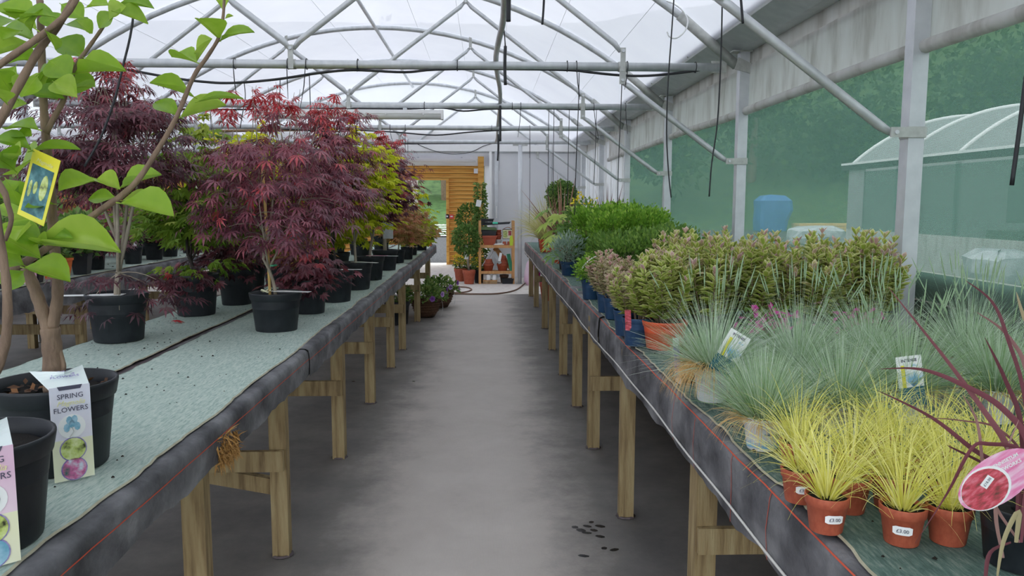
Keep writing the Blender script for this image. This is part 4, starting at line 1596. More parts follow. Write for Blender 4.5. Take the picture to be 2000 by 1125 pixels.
def carton(root, ang, R, H, upper, w=.084, accent='ink_gold', tilt=0.0):
    """bent card sleeve: printed panel on the pot wall and a sheet folded over the soil"""
    n = Vector((math.sin(ang), -math.cos(ang), 0))
    t = Vector((math.cos(ang), math.sin(ang), 0))
    z1 = H + .012
    c = n * (R + .006)
    p = card(root, 'care_card', upper, c + Vector((0, 0, z1 * .72)), t, (0, 0, 1), w, z1 * .56)
    low = card(root, 'care_card_lower', 'paper_cream', c * 1.0 + Vector((0, 0, z1 * .225)), t, (0, 0, 1), w, z1 * .43)
    zz = n * .0016
    text('lettering', 'SPRING', .0165, 'ink', root, plane_M(c + zz + Vector((0, 0, z1 * .895)), t, (0, 0, 1)))
    text('lettering', 'Magnolia', .0165, accent, root, plane_M(c + zz * 1.2 + Vector((0, 0, z1 * .825)), t, (0, 0, 1)), shear=.4)
    text('lettering', 'FLOWERS', .0165, 'ink', root, plane_M(c + zz + Vector((0, 0, z1 * .755)), t, (0, 0, 1)))

    def disc(z, r, mt, nm, off=0.0, dy=.0012):
        q = MB()
        a = np.arange(20) * 2 * PI / 20
        P = [c + n * dy + t * (off + r * math.cos(x)) + Vector((0, 0, z + r * math.sin(x))) for x in a]
        q.prism([tuple(k) for k in P], tuple(n * .0006))
        return q.build(nm, mt, root)
    disc(z1 * .575, .0285, 'paper', 'print_disc', 0)
    for dx, dz in ((0, .004), (-.011, -.004), (.011, -.003), (-.005, .013), (.006, .014)):
        q = MB()
        a = np.arange(8) * 2 * PI / 8
        P = [c + n * .0022 + t * (dx + .0065 * math.cos(x)) + Vector((0, 0, z1 * .585 + dz + .010 * math.sin(x))) for x in a]
        q.prism([tuple(k) for k in P], tuple(n * .0004))
        q.build('print_petal', 'photo_blue' if upper == 'paper_lilac' else 'grey_box', root)
    q = MB()
    q.tube([c + n * .0022 + t * x + Vector((0, 0, z1 * .575 + z)) for x, z in ((0, .0), (.003, -.012), (-.006, -.024))], .0009, 5)
    q.build('print_stalk', 'grey_box', root)
    disc(z1 * .335, .0285, 'ink_violet', 'print_disc')
    disc(z1 * .335, .0262, 'photo_lime', 'print_photo', dy=.0019)
    disc(z1 * .125, .0275, 'ink_violet', 'print_disc')
    disc(z1 * .125, .0252, 'photo_bloom' if upper == 'paper_lilac' else 'photo_blue', 'print_photo', dy=.0019)
    # folded top sheet with a scooped cut for the stem
    q = MB()
    a0 = c + Vector((0, 0, z1))
    inn = n * (R * .25) + Vector((0, 0, z1 + .028))
    pts_o = [a0 - t * w / 2, a0 + t * w / 2]
    rows = []
    for k in range(7):
        f = k / 6
        mid = a0 * (1 - f) + inn * f
        hw = w / 2 * (1 + .35 * f)
        scoop = 0 if f < .45 else (f - .45) / .55
        rows.append((mid, hw, scoop))
    v = []
    for mid, hw, s in rows:
        for g in (-1, -.5, 0, .5, 1):
            back = n * (R * .55 * s * (1 - abs(g)) ** 1.0)
            v.append(tuple(mid + t * hw * g + back + Vector((0, 0, -.004 * abs(g)))))
    q.add(v, [(i * 5 + j, i * 5 + j + 1, i * 5 + 6 + j, i * 5 + 5 + j) for i in range(6) for j in range(4)])
    q.build('card_flap', 'paper_mint', root)
    q = MB()
    q.prism([tuple(a0 + n * .001 - t * .022 + Vector((0, 0, -.008))), tuple(a0 + n * .001 + t * .022 + Vector((0, 0, -.008))), tuple(a0 + n * .001 + t * .026 + Vector((0, 0, .001))), tuple(a0 + n * .001 - t * .026 + Vector((0, 0, .001)))], tuple(n * .0006))
    q.build('hang_slot', 'ink', root)
    nest(root, p, {'lettering', 'print_petal', 'print_stalk', 'hang_slot', 'print_disc', 'print_photo'})
    e = a0 * .5 + inn * .5 + Vector((0, 0, .004))
    text('lettering', 'SPRING\nMagnolia\nFLOWERS', .014, 'ink_violet', root, plane_M(e, t, (-n.x, -n.y, .25)), shear=.2)


ca = at(106, 770, 1.885)
MA = potted('potted_magnolia', 'young magnolia in a large black pot with lilac care card', 'magnolia', (ca.x, 1.885, BT + .006), .143, .212, 'pot_black', rz=0)
carton(MA, .72, .143, .212, 'paper_lilac')
for root_ in (MA,):
    r2 = np.random.default_rng(17)
    q = MB()
    for i in range(70):
        a, r = r2.uniform(0, 2 * PI), .125 * math.sqrt(r2.random())
        p = np.array([r * math.cos(a), r * math.sin(a), .190])
        q.scatter(LF_TINY, p[None], frames(r2.normal(size=(1, 3)) * np.array([1, 1, .3]), np.array([[0, 0, 1.]]) + r2.normal(0, .4, (1, 3))), np.array([r2.uniform(.012, .034)]), [r2.random()])
    q.build('bark_chips', 'bark_chip', root_, stuff=True)
Y = 1.885
branch(MA, [(106, 765), (104, 720), (101, 670), (98, 640)], Y, .024, .022, 'trunk')
branch(MA, [(98, 650), (84, 610), (72, 575), (60, 545), (48, 520), (40, 508)], Y, .017, .011)
branch(MA, [(102, 640), (110, 600), (113, 560), (108, 500), (104, 450), (101, 400), (97, 340), (90, 270), (86, 215), (82, 130), (80, 60), (78, 0)], Y, .0145, .0075)
branch(MA, [(98, 640), (85, 600, 1.91), (76, 570, 1.93), (66, 540, 1.95)], Y, .008, .006)
branch(MA, [(118, 752), (121, 730), (124, 712), (116, 680), (113, 650)], Y, .008, .004)
branch(MA, [(-30, 560), (10, 535), (60, 505), (135, 455), (200, 408), (240, 380), (272, 348), (310, 290), (345, 228), (378, 150), (404, 112), (428, 72), (436, 30), (438, -10)], 1.80, .0100, .003)
branch(MA, [(90, 260), (108, 225), (122, 200), (140, 150), (150, 125), (175, 90), (195, 62), (212, 36), (222, 10)], 1.84, .007, .003)
LV = [(437, 22, 441, -26, 24, 2), (428, 76, 391, 31, 42, 0), (430, 78, 482, 46, 22, 1), (440, 36, 456, 31, 9, 2), (384, 121, 334, 103, 30, 0), (385, 117, 413, 75, 38, 2), (378, 188, 296, 155, 34, 0), (388, 197, 470, 176, 26, 1),
      (352, 228, 297, 188, 26, 1), (354, 228, 441, 204, 34, 2), (192, 351, 114, 366, 46, 0), (190, 350, 234, 369, 26, 2), (235, 366, 309, 334, 26, 0), (226, 386, 171, 382, 30, 1), (236, 396, 337, 413, 50, 0), (240, 392, 300, 398, 26, 2),
      (72, 474, 234, 490, 50, 2), (48, 522, 134, 541, 44, 0), (78, 503, -20, 445, 60, 0), (46, 517, -15, 485, 44, 1), (95, 468, 127, 452, 22, 3), (84, 476, 20, 436, 42, 1), (45, 530, 6, 560, 34, 3), (66, 478, 92, 470, 20, 2),
      (70, 56, -10, 4, 46, 0), (66, 78, -15, 34, 44, 3), (62, 86, -15, 108, 26, 2), (162, 112, 114, 70, 52, 3), (165, 112, 208, 124, 20, 1), (148, 142, 238, 126, 26, 0), (130, 112, 136, 198, 62, 3), (134, 172, 184, 164, 40, 0),
      (32, 176, 112, 192, 34, 2), (74, 252, 4, 234, 36, 1), (60, 292, -12, 256, 30, 3), (62, 294, 147, 276, 24, 1), (34, 338, 66, 300, 74, 0), (28, 332, -20, 290, 50, 3), (224, 22, 291, 42, 40, 0), (225, 24, 188, 48, 34, 1), (228, 14, 288, -6, 30, 3),
      (214, 38, 246, 12, 40, 2), (172, 62, 130, 32, 34, 3), (62, 118, 12, 106, 44, 3), (32, 192, -12, 140, 42, 1), (60, 184, 118, 178, 36, 3), (105, 398, 48, 396, 26, 1), (30, 372, 58, 378, 30, 3), (20, 420, 60, 448, 32, 2), (12, 350, 40, 392, 40, 1), (100, 130, 60, 158, 40, 3),
      (120, 8, 160, 28, 30, 1), (168, 14, 210, 6, 30, 0), (196, 2, 190, -30, 30, 2), (20, 215, 50, 200, 22, 0), (110, 60, 96, 20, 30, 3), (40, 60, 4, 74, 34, 0), (20, 30, 50, 8, 34, 1), (52, 96, 92, 86, 34, 0), (96, 118, 130, 140, 40, 1), (72, 150, 40, 186, 36, 0), (10, 170, 40, 150, 36, 2), (6, 320, 40, 300, 40, 2), (60, 330, 92, 345, 26, 1), (24, 268, 60, 262, 30, 0), (150, 40, 182, 64, 30, 0), (106, 160, 150, 190, 34, 2), (0, 400, 40, 420, 30, 0), (60, 440, 30, 470, 34, 2), (30, 130, 4, 180, 34, 1)]
magnolia(MA, LV, 1.83, 5)
# yellow picture tag tied to the magnolia
tg = [at(68, 293, 1.79), at(121, 317, 1.77), at(91, 440, 1.79), at(24, 414, 1.81)]
o0 = Vector(MA.location)
cen = sum(tg, Vector()) / 4 - o0
right = (tg[1] - tg[0])
upv = (tg[0] - tg[3])
w_, h_ = right.length, upv.length
ptag = card(MA, 'picture_tag', 'tag_yellow', cen, right, upv, w_, h_)
Mt = plane_M(cen, right, upv)
nn = Mt.to_3x3() @ Vector((0, 0, 1))
if nn.y > 0:
    nn = -nn
pic = MB().box(-w_ * .40, w_ * .40, -h_ * .42, h_ * .30, .0008, .0011)
po = pic.build('tag_photo', 'photo_teal', MA)
po.matrix_basis = Mt
for dx, dz, sx, sy in ((.18, .02, .13, .24), (-.10, -.02, .07, .12), (-.28, -.06, .06, .16)):
    q = MB()
    a = np.arange(14) * 2 * PI / 14
    q.prism([(w_ * (dx + sx * math.cos(x)), h_ * (dz + sy * math.sin(x) * .8), .0012) for x in a], (0, 0, .0004))
    bo = q.build('tag_blossom', 'photo_lime', MA)
    bo.matrix_basis = Mt
text('lettering', 'Magnolia', .013, 'ink_gold', MA, Mt @ Matrix.Translation((0, h_ * .37, .0012)), shear=.3)
nest(MA, ptag, {'tag_photo', 'tag_blossom', 'lettering'})

cb = at(-62, 850, 1.44)
MBp = potted('potted_magnolia', 'young magnolia cut off by the left edge, black pot with pink care card', 'magnolia', (cb.x, 1.44, BT + .006), .143, .205, 'pot_black')
carton(MBp, .74, .143, .205, 'paper_pink')
YB = 1.46
branch(MBp, [(-62, 850, 1.44), (-40, 760), (-20, 745), (2, 700), (14, 640), (13, 560), (5, 500), (-10, 400)], YB, .011, .007)
branch(MBp, [(-64, 830, 1.44), (-90, 600), (-70, 380), (-30, 280), (0, 235), (38, 165), (75, 100), (112, 52), (150, -10), (170, -50)], YB, .010, .0055)
branch(MBp, [(-85, 480), (-80, 260), (-50, 165), (0, 126), (66, 80), (108, 48), (136, 20), (165, -30)], YB - .02, .0075, .005)
branch(MBp, [(-20, 330), (8, 375), (14, 395), (22, 430), (10, 470)], YB + .1, .007, .004)
magnolia(MBp, [(40, 36, 92, 12, 30, 3), (-10, 60, 20, 20, 40, 3), (60, 60, 70, 10, 30, 1), (12, 200, -30, 160, 40, 0), (90, 60, 116, 88, 22, 1)], YB + .02, 6)


# ================================================================== LEFT BENCH: MAPLES
def neck_tag(root, H, ang, L, wd, mat='paper'):
    """long plastic label lying across the pot rim, looped round the stem"""
    d = Vector((math.cos(ang), math.sin(ang), 0))
    s = Vector((-d.y, d.x, 0))
    z = Vector((0, 0, H + .004))
    P = [s * wd * .5 - d * .03, s * wd * .7 + d * .04, s * wd * .45 + d * L * .5, s * wd * .35 + d * L, -s * wd * .35 + d * L, -s * wd * .45 + d * L * .5, -s * wd * .7 + d * .04, -s * wd * .5 - d * .03]
    q = MB()
    q.prism([tuple(p + z) for p in P], (0, 0, .0012))
    return q.build('neck_tag', mat, root)


def left_pot(label, x, y, R, H, group=None, soil='soil_red', name='potted_maple', cat='maple', mat='pot_black'):
    return potted(name, label, cat, (x, y, BT + .006), R, H, mat, 'nursery', group, 0, soil)


t = left_pot('dark purple maple in a black pot standing alone behind the magnolia', -1.735, 3.655, .137, .222)
maple(t, .2, .90, .36, .27, 105, 15, .062, 'maple_dark', LF_NARROW, 21, cx=.03, sprigs=14, tr=.017, fork=.22, droop=.5, low=5, leaf_parts=60)
neck_tag(t, .21, 3.3, .25, .07)
t = left_pot('green maple with dark trunk, red leaves drooping over its black pot', -1.685, 4.50, .132, .235)
maple(t, .2, .70, .27, .34, 95, 14, .062, 'maple_green', LF_MAPLE, 22, bark='bark_dark', cx=.03, tr=.013, fork=.30, tint=(.48, .22), sprigs=3, leaf_parts=40, low=4)
q = MB()
r2 = np.random.default_rng(4)
n = 90
P = np.stack([r2.normal(-.03, .075, n), r2.normal(-.10, .05, n), .20 + r2.normal(0, .035, n)], 1)
D = P * np.array([1, 1, 0]) + np.array([-.03, -.03, -.09]) + r2.normal(0, .03, (n, 3))
q.scatter(LF_MAPLE, P, frames(D, unit(n) * .4 + np.array([0, -.5, 1])), r2.uniform(.04, .065, n), np.clip(r2.normal(.45, .25, n), 0, 1))
q.build('low_foliage', 'maple_dark', t, stuff=True)
t = left_pot('small dark red maple in a black pot right of the drooping one', -1.60, 4.96, .115, .225)
maple(t, .2, .36, .17, .10, 34, 10, .055, 'maple_dark', LF_MAPLE, 23, tr=.011, low=8)
neck_tag(t, .215, 2.8, .12, .06)
t = left_pot('yellow-green maple in the back row above the dark red one', -1.66, 5.46, .11, .215)
maple(t, .2, .78, .30, .32, 80, 13, .06, 'maple_yellow', LF_MAPLE, 24, tr=.011, sprigs=2, tint=(.42, .25))
t = left_pot('leafy green maple in the back row behind the bamboo-staked maple', -1.62, 6.05, .125, .22)
maple(t, .2, .62, .33, .40, 90, 13, .062, 'maple_green', LF_MAPLE, 25, bark='bark_dark', tr=.012, tint=(.40, .2))

t = left_pot('purple thread-leaf maple tied to a bamboo cane, front pot on the left bench', -1.07, 3.925, .131, .196)
maple(t, .17, .73, .35, .34, 92, 13, .064, 'maple_purple', LF_NARROW, 26, bark='bark_grey', cx=.01, sprigs=22, tr=.010, droop=.75, tint=(.46, .2), leaf_parts=110)
MB().tube([(-.022, -.022, .17), (-.030, -.020, .55), (-.046, -.016, .95)], .0075, 8).build('bamboo_cane', 'cane', t, True)
MB().tube([(-.032, -.03, .33), (.0, -.032, .332), (.012, -.01, .333)], .005, 6).build('tie', 'green_plastic', t)
q = MB()
q.tube([(-.04 + .022 * math.cos(a), -.03 + .018 * math.sin(a), .205 + .006 * math.sin(2 * a)) for a in np.linspace(0, 5.6, 16)], .004, 6)
q.build('label_loop', 'paper_cream', t, True)
neck_tag(t, .196, -.25, .19, .05)
t = left_pot('small red maple drooping over its pot just behind the bamboo-staked maple', -1.04, 4.55, .104, .200)
maple(t, .18, .27, .15, .11, 34, 9, .058, 'maple_dark', LF_MAPLE, 27, tr=.006, low=14, tint=(.6, .22), bark='bark_dark')
t = left_pot('wine-red maple right behind the bamboo-staked one, white label on its soil', -.99, 5.09, .115, .208)
maple(t, .19, .88, .26, .32, 100, 13, .06, 'maple_purple', LF_NARROW, 28, tr=.009, sprigs=16, droop=.6, tint=(.52, .22), bark='bark_dark', leaf_parts=40)
neck_tag(t, .205, .05, .17, .045)
t = left_pot('bright yellow maple between two red maples on the front edge', -.985, 5.83, .128, .203)
maple(t, .18, .80, .28, .37, 110, 13, .062, 'maple_yellow', LF_MAPLE, 29, tr=.011, tint=(.45, .25), sprigs=4, leaf_parts=40)
neck_tag(t, .2, -.5, .2, .05)
t = left_pot('dark purple maple right of the bright yellow one, pink-tipped label', -.985, 6.55, .124, .198)
maple(t, .18, .78, .29, .32, 100, 12, .062, 'maple_dark', LF_MAPLE, 30, tr=.013, tint=(.5, .25), sprigs=6)
o = neck_tag(t, .197, -.1, .24, .05)
neck_tag(t, .199, -.1, .15, .05, 'tag_pink')
t = left_pot('red-tipped dark maple with a white tag hanging on its stem', -.985, 7.52, .127, .196)
maple(t, .18, .86, .30, .33, 100, 12, .062, 'maple_purple', LF_NARROW, 31, tr=.020, tint=(.55, .25), sprigs=10)
card(t, 'hanging_tag', 'wrap', (.04, -.05, .42), (1, .1, 0), (.12, 0, 1), .095, .23)
t = left_pot('rust-coloured maple in a small pot near the end of the front row', -.96, 8.44, .075, .14)
maple(t, .13, .46, .20, .26, 70, 12, .055, 'maple_rust', LF_NARROW, 32, tr=.008, tint=(.5, .3))
t = left_pot('olive and rust maple beside the last small pots of the row', -.92, 8.98, .075, .14)
maple(t, .13, .40, .19, .22, 60, 12, .055, 'maple_rust', LF_MAPLE, 33, tr=.007, tint=(.3, .25))
neck_tag(t, .14, -.3, .13, .05)
t = left_pot('loose yellow-green maple at the far end of the row, before the doorway', -.94, 9.72, .08, .14)
maple(t, .13, .44, .22, .32, 44, 9, .075, 'maple_yellow', LF_WIDE, 34, tr=.006, tint=(.2, .25), sprigs=3)
t = left_pot('orange-leaved low maple hanging near the bench end', -.90, 10.7, .09, .15)
maple(t, .13, .28, .20, .10, 40, 10, .07, 'maple_rust', LF_WIDE, 35, tr=.006, tint=(.2, .3), low=6)
t = potted('potted_shrub', 'white-variegated shrub in a black pot at the far end of the left bench', 'shrub', (-1.02, 11.95, BT + .006), .115, .15, 'pot_black')
shrub(t, .13, .42, .22, 900, .05, 'variegated_leaf', LF_LANCE, 36)
t = potted('potted_shrub', 'small plant in an orange pot at the bench end beside the variegated shrub', 'shrub', (-.87, 11.8, BT + .006), .05, .10, 'pot_red', 'plain')
shrub(t, .08, .16, .09, 160, .04, 'bright_leaf', LF_OVAL, 37)
BACK = [(-1.66, 6.75, 'maple_yellow', LF_MAPLE, 'golden maple in the back row of the left bench, nearest of that row'),
        (-1.60, 7.45, 'maple_dark', LF_NARROW, 'dark purple maple in the back row of the left bench, beyond the golden one'),
        (-1.62, 8.25, 'maple_yellow', LF_MAPLE, 'yellow maple in the back row of the left bench, mid-way along'),
        (-1.45, 9.05, 'maple_green', LF_MAPLE, 'green maple in the back row of the left bench, beyond mid-way'),
        (-1.62, 9.8, 'maple_purple', LF_NARROW, 'red-purple maple in the back row of the left bench, far half'),
        (-1.45, 10.7, 'maple_rust', LF_MAPLE, 'rusty maple near the far end of the left bench back row'),
        (-1.36, 7.05, 'maple_yellow', LF_MAPLE, 'low yellow maple in the middle of the left bench, behind the dark purple one')]
for i, (x, y, mt, tmp, lab) in enumerate(BACK):
    t = left_pot(lab, x, y, .12, .2)
    maple(t, .18, .66 if i < 6 else .42, .27, .34 if i < 6 else .2, 70, 12, .062, mt, tmp, 50 + i, tr=.011, sprigs=4)
t = left_pot('small dark pot of low red seedlings on the middle strip', -1.33, 5.35, .10, .17)
maple(t, .16, .30, .13, .10, 24, 9, .05, 'maple_rust', LF_MAPLE, 61, tr=.006)
fl = on(338, 632)
q = MB()
q.scatter(LF_MAPLE, np.array([[0, 0, .012]]), frames(np.array([[1., .4, 0]]), np.array([[0, 0, 1.]])), [.06], [.98])
o = q.build('fallen_leaf', 'maple_purple')
o.location = (fl.x, fl.y, BT + .004)
tag(o, 'single red maple leaf fallen on the pale green mat', 'leaf')

# ================================================================== FAR-LEFT BENCH
def far_pot(label, px, py, w, H, mat, kind='nursery', group=None, Xmin=-3.66):
    p = on(px, py)
    R = w * p.y / F_PX / 2
    return potted('potted_shrub', label, 'shrub', (min(p.x, Xmin), p.y + R, BT + .006), R, H, mat, kind, group)


t = far_pot('leafy shrub in a square bright orange pot on the far-left bench edge', 137, 547, 42, .17, 'pot_orange', 'square')
shrub(t, .15, .25, .13, 200, .07, 'mid_leaf', LF_OVAL, 71)
t = far_pot('plant in a square black pot right of the orange pot', 168, 538, 32, .19, 'pot_black', 'square')
shrub(t, .17, .40, .18, 300, .08, 'mid_leaf', LF_OVAL, 72)
t = far_pot('plant in a black pot with a pink flower picture card', 88, 555, 34, .16, 'pot_black', 'square')
shrub(t, .14, .35, .18, 300, .08, 'mid_leaf', LF_OVAL, 73)
card(t, 'picture_card', 'tag_pink', (.03, -.11, .075), (1, 0, 0), (0, 0, 1), .12, .15)
card(t, 'card_badge', 'tag_yellow', (.03, -.1115, .035), (1, 0, 0), (0, 0, 1), .10, .045)
t = far_pot('plant in a brown pot left of the pink picture card', 60, 553, 30, .2, 'pot_terracotta', 'plain')
shrub(t, .17, .3, .15, 260, .07, 'mid_leaf', LF_OVAL, 74)
t = far_pot('plant in a black pot with a white and yellow care card at the left edge', 26, 566, 34, .15, 'pot_black')
shrub(t, .14, .35, .17, 260, .08, 'mid_leaf', LF_OVAL, 75)
card(t, 'care_card', 'paper', (.02, -.10, .13), (1, 0, 0), (.1, 0, 1), .10, .17)
card(t, 'card_badge', 'tag_yellow', (.02, -.103, .07), (1, 0, 0), (.1, 0, 1), .09, .04)
protos = []
pg = potted('potted_shrub', 'slender green shrub in a black pot in the crowd on the far-left bench', 'shrub', (-3.75, 8.3, BT + .006), .10, .18, 'pot_black', group='green shrubs crowding the far-left bench')
shrub(pg, .16, .62, .20, 520, .055, 'mid_leaf', LF_LANCE, 81, stems=7, tint=(.6, .25))
pm = potted('potted_maple', 'small purple maple in a black pot in the crowd on the far-left bench', 'maple', (-3.80, 7.6, BT + .006), .10, .18, 'pot_black', group='purple maples crowding the far-left bench')
maple(pm, .16, .40, .24, .24, 46, 11, .085, 'maple_purple', LF_NARROW, 82, tr=.008)
po_ = potted('potted_shrub', 'orange-tinged shrub in a black pot in the crowd on the far-left bench', 'shrub', (-4.15, 8.0, BT + .006), .10, .18, 'pot_black', group='orange-tinged shrubs crowding the far-left bench')
shrub(po_, .16, .50, .22, 500, .06, 'maple_rust', LF_OVAL, 83, stems=8, tint=(.4, .3))
px_ = [(pg, 'g'), (pm, 'm'), (po_, 'o')]
r2 = np.random.default_rng(12)
spots2 = []
for row, x in enumerate((-3.82, -4.20, -4.60)):
    for i in range(14):
        y = 6.2 + i * .66 + r2.uniform(-.08, .08) + row * .2
        spots2.append((x + r2.uniform(-.05, .05), y, row))
for i, (x, y, row) in enumerate(spots2):
    if row == 0 and y < 7.1:
        continue
    if any(abs(x - q.location.x) + abs(y - q.location.y) < .24 for q in (pg, pm, po_)):
        continue
    k = [0, 1, 2, 0, 2, 0, 1][(i * 5 + row) % 7]
    o = copy_tree(px_[k][0], loc=(x, y, BT + .006), rz=r2.uniform(0, 6))
    s = r2.uniform(.8, 1.1)
    o.scale = (s, s, s)
t = potted('potted_shrub', 'bushy green shrub glimpsed on the distant bench under the left span', 'shrub', (-6.9, 8.5, BT), .15, .25, 'pot_black', group='shrubs on the distant bench under the left span')
shrub(t, .22, .8, .34, 700, .10, 'mid_leaf', LF_OVAL, 84)
for i in range(9):
    copy_tree(t, loc=(-6.85 - (i % 2) * .6, 9.3 + i * .68, BT), rz=i * 1.3)

# ================================================================== RIGHT BENCH
def rpot(name, label, cat, x, y, R, H, mat, kind='plain', group=None, soil='soil', fill=.9, rz=0):
    return potted(name, label, cat, (x, y, BT + .007), R, H, mat, kind, group, rz, soil, fill)


FES = [(.745, 2.470, .066, .118, 'blue fescue in a plain white pot with an upright picture label', 1.0, 1),
       (.730, 1.965, .053, .088, 'blue fescue in a printed white pot nearest the bench edge', .80, 2),
       (.815, 2.225, .055, .090, 'blue fescue in a printed white pot between the two front fescues', .55, 3),
       (1.05, 2.52, .062, .11, 'blue fescue with flower stalks right of the plain white pot', 1.0, 4),
       (1.36, 2.66, .062, .11, 'blue fescue with tall stalks in front of the hebe hedge middle', 1.0, 5),
       (1.70, 2.62, .062, .11, 'blue fescue with tall stalks in front of the near wall post', 1.05, 6),
       (.99, 2.08, .055, .09, 'blue fescue behind the printed pot, centre of the clump', .9, 7),
       (1.26, 2.22, .058, .10, 'blue fescue behind the yellow sedges with an upright label', .95, 8),
       (1.52, 2.20, .058, .10, 'blue fescue near the wall boards, right of the labelled one', 1.0, 9),
       (1.78, 2.22, .058, .10, 'blue fescue furthest right under the purple grass blades', 1.0, 10)]
for x, y, R, H, lab, s, sd in FES:
    t = rpot('fescue_grass', lab, 'grass', x, y, R, H, 'pot_white', group='blue fescues on the right bench', fill=.92)
    tuft(t, H * .9, 1100, .235 * s, .2, .0021, .42, 'fescue_blade', 100 + sd, spread=1.0 if sd in (2, 3) else 1.25, seg=4, tint=(.50 if sd in (2, 3, 7, 8, 9) else .62, .27), dead=.22 if sd in (2, 3, 7, 8, 9) else .06, r0=R * .75, stalks=0 if sd in (2, 3, 7) else 26)
    if sd == 1:
        q = MB()
        r2 = np.random.default_rng(5)
        n = 220
        a = r2.normal(-2.5, .35, n)
        base = np.stack([np.cos(a) * R * .8, np.sin(a) * R * .8, np.full(n, H)], 1)
        d = np.stack([np.cos(a), np.sin(a), r2.uniform(.2, .9, n)], 1)
        rng = np.random.default_rng(6)
        q.blades(base, d, r2.uniform(.12, .19, n), np.full(n, .0026), r2.uniform(1.8, 3.2, n), 5, r2.uniform(0, .18, n), jit=.03)
        q.build('dead_blades', 'fescue_blade', t, stuff=True)
    if sd in (1, 8):
        w, h = .074, .128
        c = Vector((.030, -.085, H + .062)) if sd == 1 else Vector((-.05, -.10, H + .05))
        up = Vector((.50, .06, .85)) if sd == 1 else Vector((-.12, .1, 1))
        M = plane_M(c, (up.z, .0, -up.x), up)
        for nm, mt, x0, x1, y0, y1, z in [('label_card', 'paper', -.5, .5, -.22, .5, 0), ('label_base', 'ink_teal', -.5, .5, -.62, -.20, .0004), ('label_stripe', 'ink_yellow', -.34, -.20, -.20, .30, .0009)]:
            q = MB().box(w * x0, w * x1, h * y0, h * y1, -.0006 + z, .0006 + z)
            o = q.build(nm, mt, t)
            o.matrix_basis = M
        q = MB()
        r2 = np.random.default_rng(9)
        for i in range(26):
            a = -.9 + 1.8 * i / 25
            L = h * r2.uniform(.28, .42)
            dx, dy = math.sin(a), math.cos(a)
            bx, by = w * .12, -h * .20
            q.add([(bx - dy * .002, by + dx * .002, .0012), (bx + dy * .002, by - dx * .002, .0012), (bx + dx * L * .8, by + dy * L, .0012)], (), [(0, 1, 2)])
        o = q.build('label_print', 'ink_blue', t, stuff=True)
        o.matrix_basis = M
        text('lettering', 'INTENSE', .0118, 'ink', t, M @ Matrix.Translation((0, h * .40, .001)), bold=.0003)
        text('lettering', 'Blue', .0100, 'ink_blue', t, M @ Matrix.Translation((w * .22, h * .28, .001)), shear=.35)
        nest(t, [c for c in t.children if c.name.split('.')[0] == 'label_card'][0], {'label_base', 'label_stripe', 'label_print', 'lettering'})
    if sd in (2, 3):
        # grass print and lettering on the pot wall
        q = MB()
        r2 = np.random.default_rng(sd)
        for i in range(60):
            a = -2.9 + 2.6 * i / 59
            Rr = R * .80 + .0022
            z0, z1 = H * .12, H * .12 + H * r2.uniform(.12, .30)
            da = r2.normal(0, .04)
            q.add([((Rr + .0006) * math.cos(a - .03), (Rr + .0006) * math.sin(a - .03), z0), ((Rr + .0006) * math.cos(a + .03), (Rr + .0006) * math.sin(a + .03), z0), ((Rr + .004) * math.cos(a + da), (Rr + .004) * math.sin(a + da), z1)], (), [(0, 1, 2)])
        q.build('printed_grass', 'ink_blue', t, stuff=True)
        text('lettering', 'Festuca glauca', .0085, 'ink_teal', t, plane_M((.012, -R * .895, H * .56), (1, .12, 0), (0, -.1, 1)))

SED = [(.684, 1.603, 1, 'yellow sedge in a terracotta pot with a price sticker, left of the front row', '£3.00'),
       (.674, 1.450, 1, 'yellow sedge in a terracotta pot with a clear price sticker, nearest the bench edge', '£3.00'),
       (.765, 1.545, 0, 'yellow sedge half hidden behind the front-edge sedge', None),
       (.795, 1.392, 1, 'yellow sedge with a price sticker under a bent purple blade', '£3.00'),
       (.886, 1.392, 0, 'yellow sedge below the pink oval tag', None),
       (.752, 1.790, 0, 'yellow sedge furthest back at the bench edge, behind the leftmost one', None),
       (.862, 1.560, 0, 'yellow sedge in the middle of the second row', None), (.965, 1.530, 0, 'yellow sedge behind the pink oval tag', None), (.855, 1.720, 0, 'yellow sedge in the third row, left', None),
       (.960, 1.690, 0, 'yellow sedge in the third row, middle', None), (1.075, 1.600, 0, 'yellow sedge beside the purple grass stems', None), (1.07, 1.76, 0, 'yellow sedge in the third row under the second picture label', None),
       (1.00, 1.86, 0, 'yellow sedge in the last row, touching the fescues', None), (1.19, 1.70, 0, 'yellow sedge at the right end of the third row', None)]
sp = None
for i, (x, y, st, lab, txt) in enumerate(SED):
    t = rpot('sedge_grass', lab, 'grass', x, y, .043, .074, 'pot_terracotta', group='yellow sedges on the right bench')
    tuft(t, .066, 120, .185, .1, .0028, 1.25, 'sedge_blade', 200 + i, spread=.85, seg=8, r0=.018, jit=.05, tint=(.5, .25))
    if st:
        sticker(None, t, -1.75 if i == 0 else (-1.62 if i == 1 else -2.05), .0390, .036, txt=txt)

# purple fountain grass with its pink tag
pc = at(1995, 1075, 1.30)
PG = rpot('purple_fountain_grass', 'purple fountain grass with broad dark blades and a pink oval tag', 'grass', pc.x, 1.30, .075, .11, 'pot_black', 'nursery')
L0 = Vector(PG.location)


